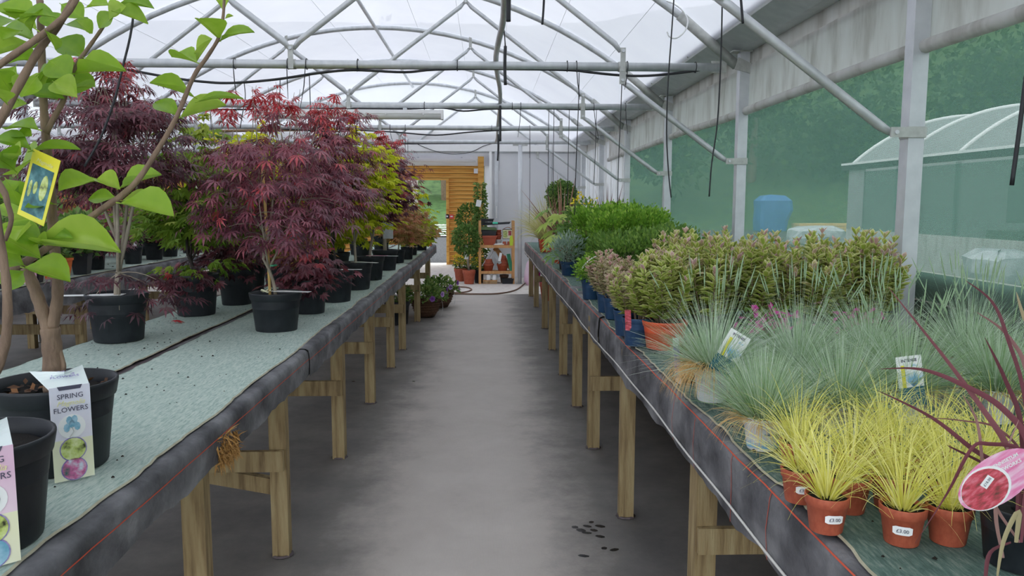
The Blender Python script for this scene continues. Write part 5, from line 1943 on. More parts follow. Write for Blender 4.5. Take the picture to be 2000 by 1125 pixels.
def strap_path(root, pts, Yv, wpx, tint, mat='penni_leaf', name='leaf'):
    P = np.array([tuple(at(p[0], p[1], p[2] if len(p) > 2 else Yv) - L0) for p in pts])
    k = len(P)
    t = np.linspace(0, k - 1, (k - 1) * 5 + 1)
    out = []
    for s in t:
        i = min(int(s), k - 2)
        f = s - i
        p0, p1, p2, p3 = P[max(i - 1, 0)], P[i], P[i + 1], P[min(i + 2, k - 1)]
        out.append(.5 * ((2 * p1) + (-p0 + p2) * f + (2 * p0 - 5 * p1 + 4 * p2 - p3) * f * f + (-p0 + 3 * p1 - 3 * p2 + p3) * f ** 3))
    out = np.array(out)
    tg = np.gradient(out, axis=0)
    tg /= np.linalg.norm(tg, axis=1, keepdims=True)
    side = np.cross(tg, np.array([0.25, 1, .35]))
    side /= np.linalg.norm(side, axis=1, keepdims=True)
    nrm = np.cross(side, tg)
    n = len(out)
    tt = np.linspace(0, 1, n)
    w = .82 * wpx * Yv / F_PX * np.minimum(1, .55 + tt * 1.5) * (1 - tt ** 3) * .5 + .0003
    v = np.concatenate([out - side * w[:, None] + nrm * (w * .35)[:, None], out, out + side * w[:, None] + nrm * (w * .35)[:, None]])
    q = [(i, i + 1, n + i + 1, n + i) for i in range(n - 1)] + [(n + i, n + i + 1, 2 * n + i + 1, 2 * n + i) for i in range(n - 1)]
    MB().add(v, q, (), tint).build(name, mat, root, True)


strap_path(PG, [(1985, 1060), (1990, 930), (1962, 862), (1920, 800), (1850, 705), (1735, 561, 1.22)], 1.28, 15, .55)
strap_path(PG, [(1990, 1060), (2010, 880), (1960, 800), (1880, 752), (1800, 722), (1716, 721, 1.2)], 1.26, 15, .45)
strap_path(PG, [(1980, 1060), (1985, 940), (1900, 878), (1820, 816), (1715, 763, 1.22)], 1.27, 13, .35)
strap_path(PG, [(1995, 1060), (2005, 895), (1930, 868), (1896, 880), (1850, 965), (1787, 1062, 1.16)], 1.22, 12, .4)
strap_path(PG, [(2010, 1060), (2005, 800), (1968, 660), (1938, 590), (1886, 548, 1.3)], 1.31, 9, .3)
strap_path(PG, [(2000, 1060), (1996, 840), (1965, 745), (1924, 660, 1.26)], 1.28, 12, .2)
strap_path(PG, [(2010, 1060), (2010, 760), (1972, 660), (1908, 610, 1.3)], 1.32, 10, .7)
strap_path(PG, [(2015, 1060), (2030, 700), (2000, 620), (1985, 570, 1.33)], 1.33, 11, .95)
strap_path(PG, [(1960, 1090), (1945, 1000), (1960, 900), (1990, 820)], 1.24, 9, .85)
strap_path(PG, [(1975, 1060), (1935, 1080), (1925, 1130), (1922, 1180)], 1.2, 11, .3)
strap_path(PG, [(1985, 1060), (1990, 1000), (1960, 1060), (1945, 1150)], 1.18, 14, .98)
strap_path(PG, [(1992, 1060), (1930, 960), (1910, 830), (1880, 770, 1.2)], 1.24, 8, .8)
strap_path(PG, [(1990, 1060), (2000, 905), (1950, 838), (1880, 822), (1800, 815, 1.25)], 1.3, 6, .6)
strap_path(PG, [(1995, 1060), (2000, 950), (1920, 905), (1870, 880), (1850, 870)], 1.3, 8, .2)
strap_path(PG, [(2005, 1060), (2040, 900), (2060, 800), (2080, 720)], 1.3, 12, .5)
strap_path(PG, [(2005, 1060), (2060, 960), (2110, 900), (2140, 920)], 1.3, 12, .4)
tc_ = at(1948, 937, 1.17) - L0
rt = at(2010, 897, 1.16) - at(1890, 978, 1.17)
upt = at(1925, 880, 1.17) - at(1970, 1000, 1.17)
Mt = plane_M(tc_, rt, upt)
a_, b_ = rt.length * .60, .040


def oval(name, mat, cx, cy, ra, rb, z, parent, n=28):
    q = MB()
    P = [(cx + ra * math.cos(k * 2 * PI / n), cy + rb * math.sin(k * 2 * PI / n), z) for k in range(n)]
    q.prism(P, (0, 0, .0007))
    o = q.build(name, mat, parent)
    o.matrix_basis = Mt
    return o


otag = oval('tag', 'tag_pink', 0, 0, a_, b_, -.0007, PG)
oval('tag_ring', 'paper', -a_ * .33, -.001, a_ * .60, b_ * .90, .0003, PG)
oval('tag_photo', 'photo_pink', -a_ * .36, -.001, a_ * .56, b_ * .83, .0008, PG)
o = MB().box(-.0105, .0105, -.0062, .0062, .0012, .0018).build('price_sticker', 'paper', PG)
o.matrix_basis = Mt @ Matrix.Translation((-a_ * .22, .008, .0006)) @ Matrix.Rotation(.35, 4, 'Z')
text('price', '£10.00', .0062, 'ink', PG, Mt @ Matrix.Translation((-a_ * .22, .008, .0028)) @ Matrix.Rotation(.35, 4, 'Z'))
text('lettering', 'PENNISETUM', .0078, 'paper', PG, Mt @ Matrix.Translation((a_ * .38, b_ * .50, .0012)) @ Matrix.Rotation(-.12, 4, 'Z'), bold=.0002)
text('lettering', 'FIREWORKS', .0085, 'paper', PG, Mt @ Matrix.Translation((a_ * .36, b_ * .22, .0012)) @ Matrix.Rotation(-.12, 4, 'Z'), bold=.0002)

nest(PG, otag, {'tag_ring', 'tag_photo', 'price_sticker', 'price', 'lettering'})
# small lavender-labelled plant by the red pot
t = rpot('potted_heather', 'small pale-leaved plant in a black pot with a leaning violet picture label', 'plant', .735, 2.74, .05, .085, 'pot_black', 'nursery')
whorled(t, .07, .10, .06, 16, 7, .022, 'hebe_pale', 301, tint=(.5, .3))
up = Vector((-.10, -.03, 1))
M = plane_M((-.055, -.055, .085), (1, .15, .1), up)
for nm, mt, y0, y1, z in [('label_strip', 'paper', -.085, .085, 0), ('label_photo', 'ink_violet', -.035, .055, .0007), ('label_photo', 'photo_blue', -.062, -.040, .0007)]:
    o = MB().box(-.011, .011, y0, y1, -.0005 + z, .0005 + z).build(nm, mt, t)
    o.matrix_basis = M
q = MB()
q.tube(bez((-.03, -.04, .085), (-.12, -.06, .05), (-.045, -.075, .0), 9), .0022, 6)
q.build('label_tie', 'black_plastic', t, True)

# variegated hebes: the tall hedge-like block
HB = []
for k in range(3):
    t = rpot('potted_hebe', 'x', 'hebe', 0, 0, .088, .128, 'pot_black', 'nursery', 'tall variegated hebes forming a hedge')
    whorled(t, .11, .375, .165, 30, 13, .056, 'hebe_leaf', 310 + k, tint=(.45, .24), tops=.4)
    HB.append(t)
hs = [(1.00, 3.40, 'tall variegated hebe just right of the red pot'), (1.24, 3.46, 'tall variegated hebe in the middle of the hedge front'), (1.48, 3.42, 'tall variegated hebe in the right half of the hedge front'), (1.71, 3.40, 'tall variegated hebe at the right end of the hedge, near the wall post'),
      (.95, 3.72, 'tall variegated hebe, first from the aisle in the second hedge row'), (1.17, 3.80, 'tall variegated hebe, second from the aisle in the second hedge row'), (1.40, 3.78, 'tall variegated hebe, third from the aisle in the second hedge row'), (1.63, 3.74, 'tall variegated hebe, fourth from the aisle in the second hedge row'), (1.83, 3.70, 'tall variegated hebe, fifth from the aisle in the second hedge row'), (1.02, 4.08, 'tall variegated hebe, first from the aisle in the hedge back row'), (1.28, 4.1, 'tall variegated hebe, second from the aisle in the hedge back row')]
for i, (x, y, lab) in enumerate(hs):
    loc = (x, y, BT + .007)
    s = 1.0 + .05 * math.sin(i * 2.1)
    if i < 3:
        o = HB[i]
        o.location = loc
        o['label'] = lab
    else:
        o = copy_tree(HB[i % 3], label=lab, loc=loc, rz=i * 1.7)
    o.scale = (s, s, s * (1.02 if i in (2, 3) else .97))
t = rpot('potted_hebe', 'variegated hebe in a bright red pot at the hedge corner', 'hebe', .80, 3.395, .103, .125, 'pot_red', 'nursery')
whorled(t, .11, .31, .17, 30, 12, .052, 'hebe_leaf', 320, tint=(.40, .22), tops=.4)
FR = [(.692, 3.47, .072, .128, 'variegated hebe in a navy pot left of the red pot, red label stuck in', 'hebe_leaf', .26, .13),
      (.690, 3.74, .066, .125, 'reddish variegated hebe in a navy pot behind the first navy pot', 'hebe_pale', .22, .11),
      (.735, 4.02, .062, .122, 'pink-tinged hebe in a navy pot with a dark red label', 'hebe_pale', .24, .12),
      (.715, 4.28, .058, .12, 'cream hebe in a navy pot, middle of the edge row', 'hebe_pale', .24, .12),
      (.715, 4.55, .058, .12, 'cream hebe in a navy pot, last of the cream ones', 'hebe_pale', .24, .12)]
for i, (x, y, R, H, lab, mt, h, r) in enumerate(FR):
    t = rpot('potted_hebe', lab, 'hebe', x, y, R, H, 'pot_blue', 'nursery', 'hebes in navy pots along the edge')
    whorled(t, H * .88, h, r, 22, 10, .042, mt, 330 + i, tint=(.45, .28), tops=.4)
    if i in (0, 2):
        card(t, 'plant_label', 'photo_pink', (-R * .75, -R * .75, H * .95), (1, -.4, 0), (-.2, -.2, 1), .028, .10)
        if i == 2:
            card(t, 'label_panel', 'paper', (-R * .76, -R * .80, H * .86), (1, -.4, 0), (-.2, -.2, 1), .026, .045)

# green shrubs beyond
t = rpot('potted_shrub', 'round bright green shrub in a navy pot at the bench edge', 'shrub', .715, 5.19, .074, .135, 'pot_blue', 'nursery')
shrub(t, .11, .17, .118, 1100, .024, 'bright_leaf', LF_OVAL, 341, fill=.65)
q = MB()
q.tube(bez((-.08, -.05, .2), (.0, -.06, .33), (.10, .0, .28), 9), .005, 6)
q.build('white_hoop', 'paper', t, True)
t = rpot('potted_lavender', 'silvery grey-leaved plant in a navy pot near the far end', 'lavender', .745, 6.92, .08, .125, 'pot_blue', 'nursery')
shrub(t, .11, .24, .16, 900, .05, 'grey_leaf', LF_LANCE, 342, up=.8)
BX = []
for k in range(2):
    t = rpot('potted_box', 'x', 'shrub', 0, 0, .085, .13, 'pot_black', 'nursery', 'dark box-like shrubs behind the hebes')
    shrub(t, .12, .34, .155, 1500, .032, 'box_leaf', LF_OVAL, 350 + k, shape='box', tint=(.5, .25), up=.9)
    BX.append(t)
bs = [(.88, 4.85), (1.06, 4.9), (1.22, 4.92), (.88, 5.2), (1.10, 5.25), (1.28, 5.3), (.88, 5.6), (1.10, 5.6), (1.34, 5.62), (1.02, 5.85)]
for i, (x, y) in enumerate(bs):
    lab = 'dark green box-like shrub, ' + ['first from the aisle in the nearest', 'second from the aisle in the nearest', 'third from the aisle in the nearest', 'first from the aisle in the middle', 'second from the aisle in the middle', 'third from the aisle in the middle', 'first from the aisle in the back', 'second from the aisle in the back', 'third from the aisle in the back', 'furthest, behind the back'][i] + ' row'
    if i < 2:
        o = BX[i]
        o.location = (x, y, BT + .007)
        o['label'] = lab
    else:
        o = copy_tree(BX[i % 2], label=lab, loc=(x, y, BT + .007), rz=i)
    o.scale = (1, 1, .92 + .06 * (i % 3))
CN = []
for k in range(2):
    t = rpot('potted_conifer', 'x', 'shrub', 0, 0, .10, .15, 'pot_black', 'nursery', 'bright green feathery shrubs in a block')
    shrub(t, .13, .50, .18, 3000, .032, 'bright_leaf', LF_TINY, 360 + k, shape='box', tint=(.34, .28), up=.9, fill=.45)
    CN.append(t)
cs_ = [(.98, 6.15), (1.24, 6.2), (1.10, 6.6), (1.36, 6.6), (.95, 7.0), (1.22, 7.0), (1.50, 7.05), (1.08, 7.45), (1.36, 7.45), (1.60, 7.5)]
for i, (x, y) in enumerate(cs_):
    lab = 'bright green feathery shrub, ' + ['left in the front', 'right in the front', 'left in the second', 'right in the second', 'left in the third', 'middle of the third', 'right in the third', 'left in the last', 'middle of the last', 'right in the last'][i] + ' row of its block'
    if i < 2:
        o = CN[i]
        o.location = (x, y, BT + .007)
        o['label'] = lab
    else:
        o = copy_tree(CN[i % 2], label=lab, loc=(x, y, BT + .007), rz=i * 1.1)
    o.scale = (1, 1, .93 + .05 * (i % 3))
t = rpot('potted_broom', 'green shrub with small yellow flowers left of the bright block', 'shrub', .98, 7.85, .09, .15, 'pot_black', 'nursery')
shrub(t, .13, .55, .20, 1300, .04, 'mid_leaf', LF_OVAL, 371)
q = MB()
r2 = np.random.default_rng(3)
n = 60
a = r2.uniform(0, 2 * PI, n)
c3 = np.array([(-.10, -.1, .66), (.02, -.12, .62), (.10, -.05, .64), (-.04, -.08, .72)])[r2.integers(0, 4, n)]
q.scatter(LF_OVAL, c3 + r2.normal(0, .025, (n, 3)), frames(r2.normal(size=(n, 3)), r2.normal(size=(n, 3))), np.full(n, .035), r2.random(n))
q.build('flowers', 'petal_yellow', t, stuff=True)
FAT = palmate([-110, -75, -45, -15, 15, 45, 75, 110], [.62, .8, .95, 1, 1, .95, .8, .62], .15, .28, .03)
for j, (x, y, n, lab) in enumerate([(.82, 8.35, 12, 'glossy fatsia with big hand-shaped leaves at the bench edge'), (1.35, 8.6, 8, 'second fatsia whose leaf tops show above the bright block'), (.80, 7.55, 7, 'young fatsia with a broad pale leaf leaning over the edge')]):
    t = rpot('potted_fatsia', lab, 'fatsia', x, y, .10, .16, 'pot_black' if j else 'pot_red', 'nursery')
    r2 = np.random.default_rng(380 + j)
    me = [MB().add(FAT['v'], FAT['q'], (), tv).mesh('leaf', 'fatsia_leaf') for tv in (.3, .6, .95)]
    wood = MB()
    for i in range(n):
        a = i * 2.4 + r2.uniform(-.3, .3) - 2.2
        rr = r2.uniform(.10, .20)
        z = (.30 + .34 * i / n) * (1 if j != 2 else .62)
        p = Vector((math.cos(a) * rr, math.sin(a) * rr, z))
        wood.tube(bez((0, 0, .14), (p.x * .3, p.y * .3, z * .8), p, 5), [.006, .005, .004, .0035, .003], 5, cap=False)
        d = np.array([[math.cos(a), math.sin(a), -.45]])
        R_ = frames(d, np.array([[0, 0, 1.]]))[0]
        o = link('leaf', me[i % 3], t)
        M = Matrix(R_.tolist()).to_4x4()
        M.translation = p
        o.matrix_basis = M @ Matrix.Scale(r2.uniform(.15, .21), 4)
    wood.build('stems', 'mid_leaf', t, True)
t = rpot('potted_phormium', 'bronze sword-leaved phormium fanning out near the bench end', 'phormium', .92, 9.35, .12, .18, 'pot_black', 'nursery')
straps(t, .16, 46, .80, .030, 'phormium_leaf', 390, spread=.85, bend=.25, tint=(.45, .3))
t = rpot('potted_phormium', 'dark purple phormium in front of the white end panels', 'phormium', 1.55, 9.9, .12, .18, 'pot_black', 'nursery')
straps(t, .16, 30, .75, .028, 'phormium_leaf', 391, spread=.6, bend=.15, tint=(.12, .15))
t = rpot('topiary_ball', 'clipped round topiary ball on a stem behind the bronze phormium', 'topiary', 1.03, 10.6, .12, .20, 'pot_black', 'nursery')
MB().tube([(0, 0, .18), (.01, 0, .45), (0, 0, .75)], .012, 7).build('stem', 'bark', t, True)
r2 = np.random.default_rng(41)
n = 3200
u = unit(n)
MB().scatter(LF_OVAL, u * r2.uniform(.55, 1, (n, 1)) * .215 + np.array([0, 0, .74]), frames(u + r2.normal(0, .6, (n, 3)), unit(n)), r2.uniform(.03, .05, n), np.clip(r2.normal(.5, .25, n), 0, 1)).build('foliage', 'mid_leaf', t, stuff=True)
t = rpot('trailing_grass', 'variegated grass spilling over the far corner of the right bench', 'grass', .80, 10.35, .10, .17, 'pot_red', 'nursery')
tuft(t, .16, 420, .62, .3, .009, 1.25, 'variegated_blade', 392, spread=1.0, seg=7, r0=.05, jit=.04)
t = rpot('trailing_grass', 'second variegated grass at the very end of the right bench', 'grass', .85, 11.3, .10, .17, 'pot_black', 'nursery')
tuft(t, .16, 300, .6, .3, .009, 1.1, 'variegated_blade', 393, spread=.9, seg=6, r0=.05, jit=.04)
for j, (x, y, lab) in enumerate([(1.15, 3.08, 'magenta petunia glimpsed between fescues and hebes, left one'), (1.50, 3.06, 'magenta petunia glimpsed between fescues and hebes, right one')]):
    t = rpot('potted_petunia', lab, 'petunia', x, y, .055, .10, 'pot_white')
    shrub(t, .09, .12, .10, 150, .035, 'mid_leaf', LF_OVAL, 395 + j)
    q = MB()
    r2 = np.random.default_rng(j)
    n = 70
    q.scatter(LF_OVAL, np.stack([r2.normal(0, .06, n), r2.normal(-.03, .04, n), r2.uniform(.13, .22, n)], 1), frames(r2.normal(size=(n, 3)), r2.normal(size=(n, 3))), np.full(n, .035), r2.random(n))
    q.build('flowers', 'petal_magenta', t, stuff=True)

# ================================================================== FAR END: SHELF AND FLOOR POTS
SX0, SX1, SY = -.150, .545, 14.83
sh = thing('wooden_rack', 'open wooden rack holding pots and trays before the white panels', 'shelf', (SX0, SY, 0))
W_, D_ = SX1 - SX0, .34
for x in (0, W_ - .05):
    for y in (0, D_):
        MB().box(x, x + .05, y, y + .04, 0.004, 1.22).build('upright', 'shelf_wood', sh)
for z in (.20, .70):
    for i in range(4):
        MB().box(.03, W_ - .03, .01 + i * .093, .093 + i * .093, z + .03, z + .045).build('shelf_slat', 'shelf_wood', sh)
    MB().box(.05, W_ - .05, .0, .018, z, z + .055).build('shelf_lip', 'shelf_wood', sh)
MB().beam((W_ - .03, .3, .25), (W_ * .45, .3, .69), .02, .10).build('brace', 'shelf_wood', sh)


def tpot(label, x, z, R, H, mat, y=None, name='plant_pot', cat='pot', kind='plain', flip=False):
    t = thing(name, label, cat, (SX0 + x, (y if y else SY + .16), z), 0)
    o = pot_part(t, kind, R, H, mat, None)
    MB().lathe([(R * .72, H * .82), (R * .72, H * .821), (.001, H * .82)], 20).build('shade_disc', 'blackfilm', t)  # black disc painted in for the shade inside the empty pot
    if flip:
        o.rotation_euler = (PI, 0, 0)
        o.location = (0, 0, H)
    return t


ZT, ZM = .746, .246
tr = thing('trough', 'terracotta trough on the top shelf of the rack', 'trough', (SX0 + .21, SY + .16, ZT))
q = MB().add([(sx * r, sy * s, z) for r, s, z in ((.10, .09, 0), (.135, .12, .155), (.15, .13, .155), (.15, .13, .19)) for sx, sy in ((-1, -1), (1, -1), (1, 1), (-1, 1))], [(i * 4 + j, i * 4 + (j + 1) % 4, i * 4 + 4 + (j + 1) % 4, i * 4 + 4 + j) for i in range(3) for j in range(4)] + [(3, 2, 1, 0)])
q.build('body', 'pot_terracotta', tr)
MB().box(-.13, .13, -.11, .11, .15, .155).build('inner_floor', 'soil', tr)
tr = thing('trough', 'black trough nested in the terracotta trough on the rack', 'trough', (SX0 + .20, SY + .16, ZT + .19))
MB().prism([(-.13, -.12, 0), (.13, -.12, 0), (.15, -.13, .10), (-.15, -.13, .10)], (0, .25, 0)).build('body', 'black_plastic', tr)
MB().box(-.155, .155, -.135, .125, .10, .112).build('rim', 'black_plastic', tr)
tr = thing('trough', 'olive green trough lid on top of the black trough', 'trough', (SX0 + .20, SY + .16, ZT + .305))
MB().prism([(-.15, -.13, 0), (.15, -.13, -.03), (.15, -.13, .03), (-.15, -.13, .06)], (0, .25, 0)).build('body', 'lid_green', tr)
MB().box(-.155, .155, -.135, -.13, -.01, .01).build('rim', 'lid_green', tr)
tr = thing('seed_tray', 'flat black seed tray laid across the top of the rack', 'tray', (SX0 + .35, SY + .17, 1.13))
MB().prism([(-.31, -.16, 0), (.24, -.16, .03), (.27, -.16, .07), (-.31, -.16, .03)], (0, .32, 0)).build('body', 'black_plastic', tr)
MB().box(-.31, .05, -.17, .17, .045, .058).build('rim', 'black_plastic', tr)
o = MB().box(-.05, .05, -.02, .02, 0, .03).build('mint_scoop', 'mint_glow')
o.location = (SX0 + .32, SY + .0, 1.166)
tag(o, 'small mint green scoop on the black seed tray', 'scoop')
tr = thing('seed_tray', 'second black tray under the olive lid level, rack top left', 'tray', (SX0 + .17, SY + .17, 1.20))
MB().prism([(-.12, -.12, 0), (.11, -.12, 0), (.12, -.12, .05), (-.12, -.12, .05)], (0, .25, 0)).build('body', 'black_plastic', tr)
MB().box(-.13, .13, -.13, .14, .045, .055).build('rim', 'black_plastic', tr)
tpot('small white pot on the top shelf of the rack', .385, ZT, .062, .11, 'pot_white')
for i, (z, lab) in enumerate([(.112, 'small terracotta pot stacked on the white pot'), (.16, 'small terracotta pot, middle of the stack on the white pot'), (.21, 'small terracotta pot, topmost of the stack on the white pot')]):
    tpot(lab, .385, ZT + z, .066 - i * .004, .085, 'pot_terracotta')
bx_ = thing('bulb_box', 'box of bulbs with a green and white picture label on the rack', 'box', (SX0 + .565, SY + .18, ZT + .12))
MB().box(-.10, .10, -.06, .06, 0, .19).build('carton', 'blackfilm', bx_)
MB().box(-.095, .095, -.0625, -.0605, .01, .18).build('label', 'paper_cream', bx_)
MB().box(-.085, -.01, -.064, -.0626, .03, .16).build('label_picture', 'photo_lime', bx_)
MB().box(.01, .07, -.064, -.0626, .07, .16).build('label_picture', 'photo_pink', bx_)
MB().tube(bez((-.08, 0, .19), (0, 0, .26), (.08, 0, .19), 7), .006, 6).build('handle', 'pot_terracotta', bx_)
for i, x in enumerate((.50, .59)):
    tpot(('small terracotta pot lying left under the bulb box', 'small terracotta pot lying right under the bulb box')[i], x, ZT, .045, .075, 'pot_terracotta', SY + .08, flip=True)
lf = thing('garden_gloves', 'lime green garden glove at the right of the top shelf', 'glove', (SX0 + .63, SY - .01, ZT))
MB().prism([(-.03, 0, 0), (.03, 0, 0), (.035, 0, .10), (.02, 0, .19), (-.02, 0, .19), (-.035, 0, .10)], (0, .02, 0)).build('glove', 'paper_lime', lf)
gl = thing('garden_gloves', 'white garden glove at the foot of the white pot', 'glove', (SX0 + .40, SY + .05, ZT))
MB().tube(bez((-.11, 0, .012), (0, -.03, .03), (.12, .01, .014), 7), [.012, .016, .02, .02, .018, .014, .008], 7).build('glove', 'paper', gl, True)
for k, (x, lab) in enumerate([(.185, 'left'), (.465, 'right')]):
    tpot(f'wide terracotta pot at the bottom of the {lab} stack on the middle shelf', x, ZM, .115, .14, 'pot_terracotta')
    tpot(f'terracotta pot turned over on the {lab} stack of the middle shelf', x, ZM + .145, .10, .085, 'pot_terracotta', flip=True)
tpot('extra terracotta pot topping the right stack of the middle shelf', .465, ZM + .232, .085, .065, 'pot_terracotta', flip=True)
o = MB().beam((0, 0, 0), (-.07, .05, .33), .10, .02).build('green_tray', 'green_plastic')
o.location = (SX0 + .645, SY + .1, ZM)
tag(o, 'green plastic tray leaning at the right end of the middle shelf', 'tray')
fr = thing('film_roll', 'crumpled clear film bundle leaning across the middle shelf', 'film', (SX0 + .30, SY + .06, ZM + .15))
MB().beam((.12, 0, .0), (.0, .03, .22), .05, .06).build('bundle', 'wrap', fr)
MB().beam((.10, -.05, .05), (.13, -.05, .21), .05, .012).build('paper_tag', 'paper', fr)
fr = thing('metal_tubes', 'grey metal tubes leaning at the left of the middle shelf', 'tubes', (SX0 + .10, SY + .10, ZM + .10))
for i in range(3):
    MB().tube([(i * .02 - .03, i * .02, 0), (.15 + i * .02, .05, .30)], .012, 8).build('tube', 'galv', fr)
wt = thing('bottle_crate', 'low wooden crate under the rack with white bottles', 'crate', (SX0 + .22, SY + .10, .004))
MB().box(-.14, .14, -.08, .08, 0, .07).build('crate', 'shelf_wood', wt)
for i in range(2):
    MB().box(-.14 + i * .145, -.005 + i * .145, -.086, -.08, .005, .055).build('slat', 'timber_end', wt)
for i, (x, lab) in enumerate([(.13, 'leftmost white pump bottle on the low crate'), (.19, 'front white pump bottle on the low crate'), (.31, 'rightmost white pump bottle on the low crate')]):
    b = thing('pump_bottle', lab, 'bottle', (SX0 + x, SY + .06 + (i == 0) * .06, .075))
    MB().lathe([(.001, 0), (.045, 0), (.047, .01), (.047, .09), (.035, .11), (.014, .118), (.014, .13), (.001, .131)], 14).build('bottle', 'paper', b, True)
    MB().tube([(0, 0, .13), (0, 0, .165), (.03, -.01, .165)], .007, 7).build('pump', 'white_metal' if i else 'black_plastic', b)
tr = thing('trough', 'small black trough on the floor under the rack', 'trough', (SX0 + .56, SY + .06, .004))
MB().prism([(-.10, -.06, 0), (.10, -.06, 0), (.12, -.07, .10), (-.12, -.07, .10)], (0, .14, 0)).build('body', 'pot_black', tr)
MB().box(-.125, .125, -.075, .075, .095, .105).build('rim', 'pot_black', tr)
tpot('brown clay pot lying under the rack beside the black trough', .50, .004, .09, .16, 'pot_brown', SY + .24)

# standards and flowers left of the rack
t = potted('laurel_standard', 'round-headed laurel standard in a terracotta pot left of the rack', 'laurel', (-.335, 14.86, .004), .128, .27, 'pot_terracotta', 'plain')
MB().tube([(0, 0, .22), (-.03, 0, .5), (-.06, 0, .75)], [.022, .02, .016], 8).build('stem', 'bark_grey', t, True)
MB().box(-.09, -.01, -.03, -.02, .48, .75).build('paper_sleeve', 'paper', t)
r2 = np.random.default_rng(51)
n = 1300
u = unit(n)
MB().scatter(LF_OVAL, u * r2.uniform(.55, 1, (n, 1)) * np.array([.27, .25, .30]) + np.array([-.05, 0, .86]), frames(u + r2.normal(0, .5, (n, 3)) + np.array([0, 0, -.3]), unit(n)), r2.uniform(.05, .085, n), np.clip(r2.normal(.45, .25, n), 0, 1)).build('foliage', 'mid_leaf', t, stuff=True)
t = potted('bay_standard', 'dark clipped bay ball behind the laurel standard', 'bay', (-.36, 15.75, .004), .13, .26, 'pot_black', 'nursery')
MB().tube([(0, 0, .22), (0, 0, 1.2)], .018, 8).build('stem', 'bark', t, True)
u = unit(n)
MB().scatter(LF_OVAL, u * r2.uniform(.6, 1, (n, 1)) * np.array([.26, .24, .30]) + np.array([0, 0, 1.25]), frames(u + r2.normal(0, .5, (n, 3)), unit(n)), r2.uniform(.04, .065, n), np.clip(r2.normal(.35, .22, n), 0, 1)).build('foliage', 'box_leaf', t, stuff=True)
t = potted('climbing_shrub', 'tall slim climber with a white label against the timber corner', 'climber', (-.12, 15.45, .004), .13, .26, 'pot_black', 'nursery')
MB().tube([(0, 0, .22), (.02, 0, 1.9)], .01, 7).build('cane', 'cane', t, True)
n = 1700
z = r2.uniform(.25, 1.95, n)
a = r2.uniform(0, 2 * PI, n)
rr = r2.uniform(.05, .16, n) * (1.15 - z * .28)
MB().scatter(LF_OVAL, np.stack([np.cos(a) * rr + .0, np.sin(a) * rr, z], 1), frames(np.stack([np.cos(a), np.sin(a), r2.normal(-.2, .5, n)], 1), unit(n) + np.array([0, 0, .6])), r2.uniform(.05, .08, n), np.clip(r2.normal(.5, .28, n), 0, 1)).build('foliage', 'mid_leaf', t, stuff=True)
card(t, 'white_label', 'paper', (-.03, -.2, 1.55), (1, 0, -.2), (.2, 0, 1), .10, .13)
for k, (x, y, R, lab) in enumerate([(-.52, 15.4, .13, 'yellow-flowered pansies in a terracotta pot behind the laurel standard'), (-.15, 15.05, .11, 'orange-flowered pansies beside the rack upright')]):
    t = potted('potted_pansies', lab, 'pansies', (x, y, .004), R, .26, 'pot_terracotta' if k == 0 else 'pot_black', 'plain')
    shrub(t, .24, .22, .15, 300, .05, 'mid_leaf', LF_OVAL, 60 + k)
    n = 60
    MB().scatter(LF_OVAL, np.stack([r2.normal(0, .07, n), r2.normal(-.03, .06, n), r2.uniform(.33, .5, n)], 1), frames(r2.normal(size=(n, 3)), r2.normal(size=(n, 3))), np.full(n, .055), r2.random(n)).build('flowers', 'petal_yellow', t, stuff=True)

# brown hose on the concrete
q = MB()
hp_ = [on(x, y, .016) for x, y in ((872, 560), (910, 561), (921, 566), (905, 571), (878, 572))]
hq = [on(x, y, .016) for x, y in ((870, 573), (910, 574), (960, 574), (990, 571), (1010, 565), (1022, 556), (1030, 549))]
for P in (hp_, hq):
    P = [np.array(tuple(p)) for p in P]
    out = []
    for i in range(len(P) - 1):
        p0, p1, p2, p3 = P[max(i - 1, 0)], P[i], P[i + 1], P[min(i + 2, len(P) - 1)]
        for f in (0, .33, .66):
            out.append(.5 * ((2 * p1) + (-p0 + p2) * f + (2 * p0 - 5 * p1 + 4 * p2 - p3) * f * f + (-p0 + 3 * p1 - 3 * p2 + p3) * f ** 3))
    out.append(P[-1])
    o = MB().tube(out, .013, 7).build('garden_hose', 'pot_brown', None, True)
    tag(o, 'brown garden hose looped on the concrete by the bench end' if P[0][0] == hp_[0].x and len(P) == 5 else 'brown garden hose running across the concrete to the right bench', 'hose')

